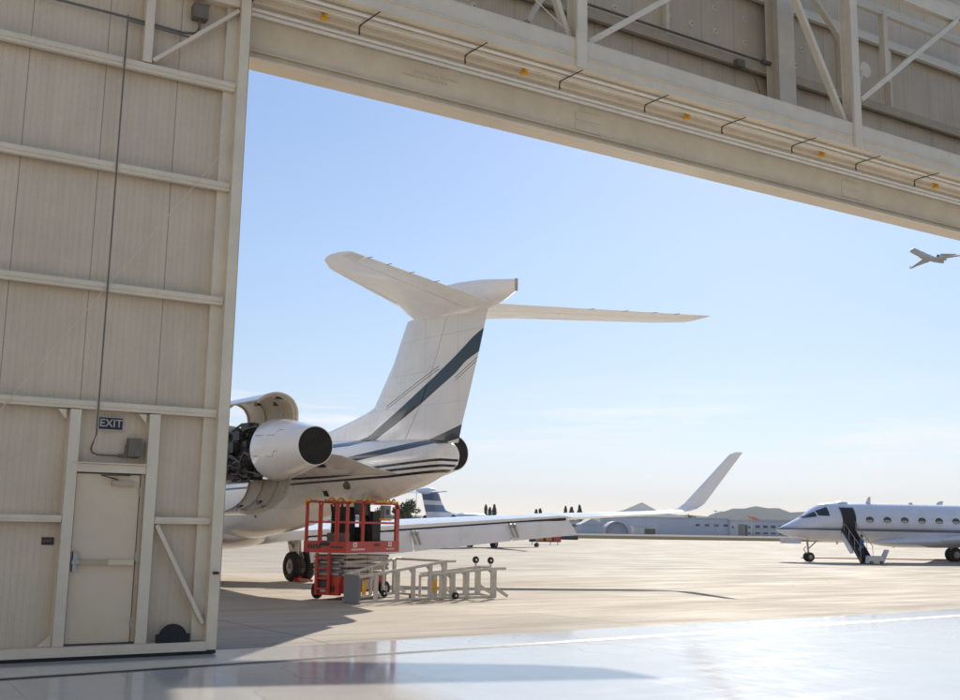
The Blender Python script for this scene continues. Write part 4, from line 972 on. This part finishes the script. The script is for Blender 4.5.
# ================================================================== LADDER STANDS lying on their sides
def stand(name, near, far_, h, posts_n, posts_f, label, wheels, plate, panel):
    """near/far_: (start, end) ground points; h=(start height, end height)"""
    z0 = -.13
    r = empty(name, (near[0][0], near[0][1], z0), 0, label, 'rolling ladder', 'ladders lying on their sides')
    off = Matrix.Translation((-near[0][0], -near[0][1], -z0))
    def add(o): o.data.transform(off); o.parent = r; return o
    N0, N1, Fa, Fb = [Vector((*p, z0+.05)) for p in (*near, *far_)]
    U0, U1 = Vector((0, 0, h[0]-.05)), Vector((0, 0, h[1]-.05))
    for a, b, ua, ub in ((N0, N1, U0, U1), (Fa, Fb, U0, U1)):
        mb = MB(); ex = (b-a).normalized()*.30
        mb.tube([a, b], .035, 8); add(mb.build('stringer', 'stand_grey'))
        mb = MB(); mb.tube([a+ua, b+ub, b+ub+ex], .035, 8); add(mb.build('stringer', 'stand_grey'))
    for (a, b), ps in (((N0, N1), posts_n), ((Fa, Fb), posts_f)):
        for t in ps:
            p = a+(b-a)*t; u = U0+(U1-U0)*t; w = .16 if t == ps[-1] else .11
            d = (b-a).normalized()
            mb = MB(); mb.bar(p, p+u, .045, w, d); mb.prism([(0, 0), (.14, 0), (0, -.14)], 1, -.01, .01) if False else None
            q = p+u; mb.loft([[q-d*.20+Vector((0, 0, -.02)), q+Vector((0, 0, -.20)), q+d*.02+Vector((0, 0, -.02))], [v+Vector((.012, .012, 0)) for v in (q-d*.20+Vector((0, 0, -.02)), q+Vector((0, 0, -.20)), q+d*.02+Vector((0, 0, -.02)))]])
            add(mb.build('rung', 'stand_grey'))
    mb = MB(); mb.tube([N1+U1, Fb+U1], .03, 8); mb.tube([N1, Fb], .03, 8); mb.bar(N1, N1+(Fb-N1)*.5+U1*.0, .05, .05); add(mb.build('end_bar', 'stand_grey'))
    for a, s in ((N1, 1), (Fb, 1)):
        mb = MB(); ex = (N1-N0).normalized(); mb.bar(a+Vector((0, 0, .22)), a+ex*.36+Vector((0, 0, .01)), .05, .07); add(mb.build('foot_brace', 'stand_grey'))
    q0 = N0+(Fa-N0)*panel
    mb = MB(); nn = (N0-Fa).normalized(); tt = nn.cross(Vector((0, 0, 1)))
    mb.loft([[v-tt*.05 for v in (N0-Vector((0, 0, .05)), q0-Vector((0, 0, .05)), q0+U0+Vector((0, 0, .03)), N0+U0+Vector((0, 0, .03)))], [v+tt*.01 for v in (N0-Vector((0, 0, .05)), q0-Vector((0, 0, .05)), q0+U0+Vector((0, 0, .03)), N0+U0+Vector((0, 0, .03)))]])
    add(mb.build('platform_panel', 'stand_panel' if panel > .6 else 'stand_grey'))
    t0, t1 = plate; d = (N1-N0); mb = MB(); nrm = d.normalized().cross(Vector((0, 0, 1)))
    a = N0+d*t0; b = N0+d*t1; zz = (U0.z*.28, U0.z*.80)
    mb.loft([[a+nrm*o+Vector((0, 0, zz[0])), b+nrm*o+Vector((0, 0, zz[0])), b+nrm*o+Vector((0, 0, zz[1])), a+nrm*o+Vector((0, 0, zz[1]))] for o in (.03, .045)]); add(mb.build('warning_plate', 'yellow'))
    for p, up_ in wheels:
        p = Vector(p); ax = nrm
        mb = MB(); mb.tube([p-Vector((0, 0, .16)) if up_ else p+Vector((0, 0, .16)), p], .03, 6); add(mb.build('caster_fork', 'stand_grey'))
        wm = MB(); wm.lathe(p-ax*.03, ax, [(0, .03), (0, .075), (.015, .088), (.045, .088), (.06, .075), (.06, .03)], 20); add(wm.build('caster', 'tyre'))
        wm = MB(); wm.disc(p-ax*.035, ax, .028, .07, 12); add(wm.build('caster_hub', 'sign_white'))
    return r
stand('rolling_ladder', ((10.32, 22.35), (13.02, 23.13)), ((10.38, 23.30), (12.60, 25.10)), (.60, .92), (.18, .42, .60, .80, .97), (.25, .50, .75, .98),
      'larger grey ladder stand lying on its side next to the red lift', [((12.0, 22.98, -.03), False), ((11.9, 24.3, -.03), False)], (.02, .06), 1.0)
stand('rolling_ladder', ((12.22, 23.05), (14.36, 23.02)), ((12.75, 24.0), (14.55, 24.1)), (.58, .74), (.20, .42, .62, .975), (.35, .55, .75, .97),
      'smaller grey ladder stand with two upturned casters, right of the larger one', [((13.95, 23.3, .82), True), ((14.42, 23.35, .80), True), ((13.2, 22.98, -.03), False)], (.10, .22), .35)

# ================================================================== SMALL THINGS ON THE APRON
# person behind the airstair
def person(loc, rz, label):
    r = empty('person', loc, rz, label, 'person')
    bm = bmesh.new(); sk = bm.verts.layers.skin.verify()
    J = [((0, 0, .92), .14), ((0, .01, 1.12), .13), ((0, 0, 1.34), .15), ((0, 0, 1.47), .06), ((0, .02, 1.53), .06),
         ((.10, 0, .86), .10), ((.11, .02, .48), .065), ((.11, -.02, .09), .045), ((.11, .14, .04), .04),
         ((-.10, 0, .86), .10), ((-.11, .04, .48), .065), ((-.11, .0, .09), .045), ((-.11, .16, .04), .04),
         ((.19, 0, 1.40), .065), ((.25, -.02, 1.13), .045), ((.24, .10, .92), .035), ((-.19, 0, 1.40), .065), ((-.25, .02, 1.13), .045), ((-.22, .16, .95), .035)]
    E_ = [(0,1),(1,2),(2,3),(3,4),(0,5),(5,6),(6,7),(7,8),(0,9),(9,10),(10,11),(11,12),(2,13),(13,14),(14,15),(2,16),(16,17),(17,18)]
    V = []
    for p, rad in J:
        v = bm.verts.new(p); v[sk].radius = (rad, rad*.85); V.append(v)
    V[0][sk].use_root = True
    for a, b in E_: bm.edges.new((V[a], V[b]))
    me = bpy.data.meshes.new('body'); bm.to_mesh(me); bm.free()
    o = bpy.data.objects.new('tmp', me); COL.objects.link(o); o.modifiers.new('s', 'SKIN'); m = o.modifiers.new('u', 'SUBSURF'); m.levels = 2
    dg = bpy.context.evaluated_depsgraph_get(); dg.update()
    me2 = bpy.data.meshes.new_from_object(o.evaluated_get(dg)); bpy.data.objects.remove(o)
    for mm in ('shirt', 'trousers', 'skin'): me2.materials.append(MT[mm])
    for f in me2.polygons:
        c = f.center; f.use_smooth = True
        f.material_index = 2 if c.z > 1.46 or (abs(c.x) > .17 and c.z < 1.05) else (1 if c.z < .95 else 0)
    b = bpy.data.objects.new('body', me2); COL.objects.link(b); b.parent = r
    hd = MB()
    hd.lathe((0, .02, 1.50), (0, 0, 1), [(0, .045), (.03, .062), (.09, .078), (.15, .082), (.20, .07), (.235, .04), (.245, .005)], 16); hd.lathe((0, .10, 1.62), (0, 1, -.3), [(0, .018), (.025, .012)], 6)
    hd.build('head', 'skin', r, True)
    MB().lathe((0, .0, 1.62), (0, 0, 1), [(-.03, .075), (.03, .092), (.08, .088), (.12, .06), (.14, .01)], 16).build('hair', 'hair', r, True)
    for sx in (-1, 1):
        hb = Vector((.24, .13, .86)) if sx > 0 else Vector((-.22, .19, .89)); h = MB(); h.box(hb-Vector((.02, .035, .04)), hb+Vector((.02, .035, .05)))
        for i in range(4): h.tube([hb+Vector((0, -.027+.018*i, -.03)), hb+Vector((.003, -.026+.018*i, -.08)), hb+Vector((-sx*.015, -.024+.018*i, -.105+.006*abs(i-1.5)))], .0085, 6)
        h.tube([hb+Vector((0, .035, .02)), hb+Vector((0, .055, -.02)), hb+Vector((0, .055, -.05))], .009, 6); h.build('hand', 'skin', r, True)
    return r
person(far(66.0, 861.5), R(60), 'person in a blue shirt and dark trousers standing beside the airstair')
# low white cart behind the stair
P0 = far(65, 873)
cart = empty('ground_cart', P0, math.atan2(R0.y, R0.x), 'low white ground cart with a raised end flap beside the airstair', 'cart', scale=.8)
mb = MB(); mb.prism([(-.55, .08), (.62, .08), (.62, .62), (-.45, .62)], 1, -.4, .4); mb.build('cart_body', 'cart', cart)
mb = MB(); mb.prism([(.50, .20), (.62, .20), (1.02, 1.08), (.96, 1.10)], 1, -.45, .45); mb.build('end_flap', 'cart', cart)
for x in (-.35, .4): wheel(cart, (x, -.42, .13), .13, .08, (0, 1, 0))
# distant black and orange sign on legs
sgn = empty('taxiway_sign', far(118, 545), math.atan2(R0.y, R0.x), 'low black and orange airfield sign on thin legs beyond the wing', 'sign')
MB().box((-1.75, -.06, .30), (1.75, .06, .92)).build('sign_panel', 'black_sign', sgn)
mb = MB(); mb.box((-1.0, -.07, .42), (-.2, -.061, .80)); mb.box((.1, -.07, .42), (.75, -.061, .80)); mb.build('sign_blocks', 'sign_orange', sgn)
mb = MB(); mb.box((.95, -.07, .34), (1.72, -.061, .88)); mb.build('sign_blocks', 'sign_red', sgn)
for x in (-1.4, .6, 1.4): MB().tube([(x, 0, 0), (x, 0, .32)], .05, 8).build('sign_leg', 'galv', sgn)
# dark low barrier further out
br = MB(); br.prism([(-.35, 0), (.35, 0), (.26, .36), (.16, .58), (-.16, .58), (-.26, .36)], 0, -1.75, 1.75); o = br.build('road_barrier', 'barrier'); o.location = far(172, 567); o.rotation_euler.z = math.atan2(R0.y, R0.x); tag(o, 'long low dark barrier on the far side of the apron', 'barrier')

# ================================================================== FAR SIDE: buildings, trees, windsock
RZ = math.atan2(R0.y, R0.x)
def bld(name, x0, x1, D, h, depth, label, wall='bldg', roof='bldg_roof', gable=0, wins=(), doors=()):
    a, b = far(D, x0), far(D, x1); w = (b-a).length
    r = empty(name, a, RZ, label, 'building')
    MB().box((0, 0, 0), (w, depth, h)).build('wall', wall, r)
    if gable:
        mb = MB(); mb.prism([(-.3, h+.02), (w+.3, h+.02), (w/2, h+gable)], 1, -.3, depth+.3); mb.build('roof', roof, r)
    else:
        mb = MB(); mb.box((-.3, -.3, h+.003), (w+.3, depth+.3, h+.45)); mb.build('roof', roof, r)
    for (u, v, z0, z1) in wins:
        f = MB().box((w*u, -.10, z0), (w*v, -.005, z1)).build('window', 'bldg_white', r)
        MB().box((w*u+.15, -.13, z0+.12), (w*v-.15, -.101, z1-.12)).build('window_pane', 'bldg_dark', f)
    for (u, v, z1, mt) in doors:
        MB().box((w*u, -.12, .0), (w*v, -.005, z1)).build('door', mt, r)
    return r
bld('hangar_building', 612, 729, 420, 6.2, 40, 'long pale grey-blue hangar across the airfield, three windows near its end', wins=[(.71+.08*i, .755+.08*i, 3.2, 4.3) for i in range(4)], doors=[(.27, .36, 3.2, 'bldg_white')])
bld('office_building', 730, 752, 418, 5.6, 25, 'white block with a brown roller door at the end of the long hangar', 'bldg_white', wins=[(.08, .18, 2.6, 3.8), (.82, .94, 2.6, 3.8), (.82, .94, .4, 1.5)], doors=[(.38, .64, 4.4, 'bldg_door'), (.67, .80, 4.2, 'bldg_dark')])
bld('office_building', 753, 802, 426, 5.8, 25, 'pale blue building with rows of windows behind the jet nose', wins=[(.04+.16*i, .15+.16*i, 2.9, 4.2) for i in range(6)]+[(.04+.16*i, .15+.16*i, .5, 1.5) for i in range(6)])
bld('office_building', 806, 990, 440, 6.5, 30, 'low long building hidden mostly behind the pale jet', wins=[(.05+.1*i, .11+.1*i, 3, 4.3) for i in range(9)])
bld('storage_shed', 581, 603, 395, 3.2, 20, 'small grey gabled shed near the wing flap', 'tent', 'tent', gable=2.3)
bld('storage_shed', 560, 579, 430, 4.5, 20, 'dim flat-roofed shed beside the gabled shed', 'bldg_white', wins=[(.2, .5, 2.2, 3.5), (.6, .9, 2.2, 3.5)])
bld('storage_shed', 634, 656, 400, 2.6, 8, 'low pale shed with a wide dark opening in front of the long hangar', 'bldg_white', doors=[(.48, .97, 2.0, 'bldg_dark')])
bld('terminal_building', 470, 556, 460, 5.2, 30, 'low distant building hidden behind the wing flaps', wins=[(.1+.2*i, .2+.2*i, 2.5, 3.8) for i in range(4)])
bld('terminal_building', 250, 420, 470, 5.0, 30, 'low distant building beyond the white jet fuselage', wins=[(.1+.2*i, .2+.2*i, 2.5, 3.8) for i in range(4)])
# arched shelter
a = far(398, 617); q = empty('arched_shelter', a, RZ, 'arched fabric shelter standing before the long hangar', 'shelter')
mb = MB(); n = 18; r_ = 4.6
arc = [(r_*math.cos(math.pi*i/n), 4.6*math.sin(math.pi*i/n)) for i in range(n+1)]
mb.loft([[(x, 0, z) for x, z in arc]+[(x*.93, 0, z*.93) for x, z in arc[::-1]], [(x, 12, z) for x, z in arc]+[(x*.93, 12, z*.93) for x, z in arc[::-1]]]); mb.build('shelter_shell', 'tent', q, True)
mb = MB(); mb.loft([[(x*.92, 3, z*.92) for x, z in arc], [(x*.92, 3.1, z*.92) for x, z in arc]]); mb.build('end_wall', 'bldg', q)
# windsock
ws = empty('windsock', far(400, 750.5), RZ, 'orange and yellow windsock on a pole above the white block', 'windsock')
MB().tube([(0, 0, 0), (0, 0, 6.9)], .10, 8).build('pole', 'galv', ws)
mb = MB(); mb.lathe((-.9, -1, 7.2), (1, 0, -.33), [(0, .52), (1.3, .45)], 14); mb.build('sock_band', 'yellow', ws, True)
mb = MB(); mb.lathe((.35, -1, 6.77), (1, 0, -.33), [(0, .46), (3.0, .28)], 14); mb.build('sock', 'sock_red', ws, True)
# light poles
for (D, x, h, lab) in ((330, 415.5, 16, 'thin light mast rising beside the dark tree beyond the jet tail'), (380, 716, 8.5, 'slim mast behind the raised winglet'), (395, 536, 7, 'slim mast left of the paired cypresses')):
    r = empty('light_mast', far(D, x), RZ, lab, 'mast')
    MB().tube([(0, 0, 0), (0, 0, h)], .09, 6).build('pole', 'galv', r); MB().box((-.7, -.12, h), (.7, .12, h+.2)).build('lamp_head', 'dark_steel', r)

def leaf_cloud(mb, pts, size, rnd):
    for c in pts:
        u = Vector((rnd.gauss(0, 1), rnd.gauss(0, 1), rnd.gauss(0, 1))).normalized(); v = u.cross(Vector((rnd.gauss(0, 1), rnd.gauss(0, 1), rnd.gauss(0, 1)))).normalized(); s = size*rnd.uniform(.6, 1.4)
        mb.poly([c+u*s, c+v*s*.7, c-u*s, c-v*s*.7])
def cypress(D, x, h, w, label, seed):
    w *= 1.45
    rnd = random.Random(seed); r = empty('cypress_tree', far(D, x), rnd.uniform(0, 6), label, 'tree', 'cypress trees on the far side of the airfield')
    mb = MB(); pts = []
    for i in range(1100):
        t = rnd.random()**.8; z = h*(.06+.94*t); rad = (w*(1-t)**.62+.05)*(.8+.2*math.sin(11*t+seed))*min(1, t*9+.25); an = rnd.uniform(0, 6.28); q_ = rad*math.sqrt(rnd.uniform(.2, 1)); pts.append(Vector((q_*math.cos(an), q_*math.sin(an), z)))
    leaf_cloud(mb, pts, w*.24, rnd); mb.build('crown', 'cypress', r)
    MB().tube([(0, 0, 0), (0, 0, h*.8)], w*.14, 8, .03).build('trunk', 'bark', r)
for i, (x, h, w) in enumerate(((485.5, 10.6, 1.05), (489.5, 9.6, 1.15), (494, 11.0, 1.2))): cypress(440+6*i, x, h, w, ('leftmost and slim', 'middle and shortest', 'rightmost and tallest')[i]+' of the three cypresses above the white wing, left cluster', 10+i)
for i, (x, h, w) in enumerate(((536, 9.0, 1.3), (540, 9.3, 1.4))): cypress(440+5*i, x, h, w, ('left', 'right')[i]+' tree of the squat cypress pair mid-way along the wing', 20+i)
for i, (x, h, w) in enumerate(((565.5, 10.5, 1.0), (571.5, 10.2, 1.4), (579.5, 11.2, 1.4))): cypress(436+6*i, x, h, w, ('thin cypress furthest left in the cluster above the flap end', 'short middle cypress of the cluster above the flap end', 'tall right cypress of the cluster above the flap end')[i], 30+i)
def broadleaf(D, x, h, w, label, seed, mat='leaf', n=900, group=None, name='broadleaf_tree'):
    rnd = random.Random(seed); r = empty(name, far(D, x), rnd.uniform(0, 6), label, 'tree', group)
    mb = MB(); cl = []
    for i in range(12): cl.append((Vector((rnd.gauss(0, w*.42), rnd.gauss(0, w*.42), h*rnd.uniform(.42, .88))), w*rnd.uniform(.22, .42)))
    pts = []
    for i in range(n):
        c, s = rnd.choice(cl); v = Vector((rnd.gauss(0, 1), rnd.gauss(0, 1), rnd.gauss(0, .8))).normalized()*s*rnd.uniform(.5, 1.05); p = c+v
        p.z = min(p.z, h); pts.append(p)
    leaf_cloud(mb, pts, w*.07, rnd); mb.build('crown', mat, r)
    mb = MB(); mb.tube([(0, 0, 0), (.1, 0, h*.25), (0, .1, h*.5)], w*.07, 8, w*.04)
    for c, s in cl[:6]: mb.tube([(0, .05, h*.35), c*.6+Vector((0, 0, h*.18)), c], w*.03, 6, w*.01)
    mb.build('trunk', 'bark', r, True)
broadleaf(150, 404, 5.6, 2.4, 'dark broad tree seen between the lift and the blue tail', 3, 'leaf', 1400)
broadleaf(152, 411.5, 4.8, 1.4, 'small bush-like tree just left of the blue tail', 4, 'leaf', 700)
LB = ['olive brush tree left of the raised winglet', 'wide low brush tree under the raised winglet', 'dim brush tree over the long hangar roof', 'tiny brush tree left of the cypress pair', 'round brush tree behind the cypress pair', 'brush tree right of the winglet foot', 'brush tree over the far end of the long hangar', 'low brush tree above the white block roof', 'brush tree beside the jet nose', 'brush tree above the windowed building']
for i, (x, h, w) in enumerate(((633, 7.4, 3.2), (688, 9.2, 4.4), (655, 7.6, 4.0), (507, 6.3, 2.5), (524, 7.0, 2.8), (700, 8.0, 3.6), (720, 6.8, 3.0), (741, 7.0, 3.5), (775, 7.2, 4.0), (790, 7.0, 4.0))):
    broadleaf(470+7*i, x, h, w, LB[i], 50+i, 'brush', 500, 'brush trees behind the far buildings')

# ================================================================== AIR
mb = MB(); mb.box((-6500, -6500, GZ-1.2), (6500, 6500, 260)); hz = mb.build('haze', MT['tan']); tag(hz, kind='stuff')
m = bpy.data.materials.new('haze_air'); m.use_nodes = True; nt = m.node_tree; nt.nodes.clear()
out = node(nt, 'ShaderNodeOutputMaterial'); pv = node(nt, 'ShaderNodeVolumePrincipled'); pv.inputs['Color'].default_value = (.90, .92, .97, 1); pv.inputs['Density'].default_value = 1.25e-4; pv.inputs['Anisotropy'].default_value = 0
nt.links.new(pv.outputs[0], out.inputs['Volume']); hz.data.materials.clear(); hz.data.materials.append(m)

# ================================================================== LIGHT
EL, AZ = R(26.8), R(46)
sdir = Vector((math.sin(AZ)*math.cos(EL), math.cos(AZ)*math.cos(EL), math.sin(EL)))
sun = bpy.data.objects.new('sun', bpy.data.lights.new('sun', 'SUN')); COL.objects.link(sun)
sun.data.energy = 5.0; sun.data.angle = R(.53); sun.data.color = (1, .93, .82); sun.rotation_euler = (-sdir).to_track_quat('-Z', 'Y').to_euler()
w = bpy.data.worlds.new('World'); S.world = w; w.use_nodes = True; nt = w.node_tree
bg = nt.nodes['Background']
sky = node(nt, 'ShaderNodeTexSky'); sky.sky_type = 'NISHITA'; sky.sun_disc = False; sky.sun_elevation = EL; sky.sun_rotation = AZ; sky.air_density = .8; sky.dust_density = .1; sky.ozone_density = 1.0; sky.altitude = 600
bg.inputs[1].default_value = .12
# thin cirrus low over the horizon
g = node(nt, 'ShaderNodeTexCoord').outputs['Generated']
sx = node(nt, 'ShaderNodeSeparateXYZ'); nt.links.new(g, sx.inputs[0])
cn = noise(nt, g, 3.2, 7, .62, (1.2, 1.2, 14)); cm = noise(nt, g, 1.3, 3, .5, (1, 1, 3))
band = mathn(nt, 'MULTIPLY', rng(nt, sx.outputs[2], .03, .07, 0, 1), rng(nt, sx.outputs[2], .09, .14, 1, .0))
cl = mathn(nt, 'MULTIPLY', mathn(nt, 'MULTIPLY', rng(nt, cn, .48, .70, 0, 1), rng(nt, cm, .46, .62, 0, 1)), band)
cc = mixc(nt, mathn(nt, 'MULTIPLY', cl, .75), sky.outputs[0], (12.0, 11.6, 11.4))
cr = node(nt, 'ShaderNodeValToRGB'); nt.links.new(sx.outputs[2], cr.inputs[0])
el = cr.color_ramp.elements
for i, (p, c) in enumerate(((0, (.61, .55, .59)), (.05, (.64, .575, .595)), (.12, (.755, .685, .645)), (.25, (.93, .875, .83)), (.38, (1.03, .99, .965)), (.6, (1.55, 1.46, 1.36)))):  # sky tint by height; overhead part brightened to add fill in the shade
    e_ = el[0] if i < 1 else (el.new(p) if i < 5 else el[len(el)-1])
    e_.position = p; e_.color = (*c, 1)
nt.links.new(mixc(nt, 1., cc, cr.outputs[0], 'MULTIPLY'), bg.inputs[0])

S.view_settings.view_transform = 'Standard'; S.view_settings.look = 'None'; S.view_settings.gamma = 1; S.view_settings.use_curve_mapping = False
S.view_settings.exposure = .48
S.render.engine = 'CYCLES'
S.cycles.use_denoising = True
S.cycles.max_bounces = 8; S.cycles.diffuse_bounces = 5; S.cycles.glossy_bounces = 4; S.cycles.volume_bounces = 0
S.cycles.sample_clamp_indirect = 8; S.cycles.caustics_reflective = False; S.cycles.caustics_refractive = False
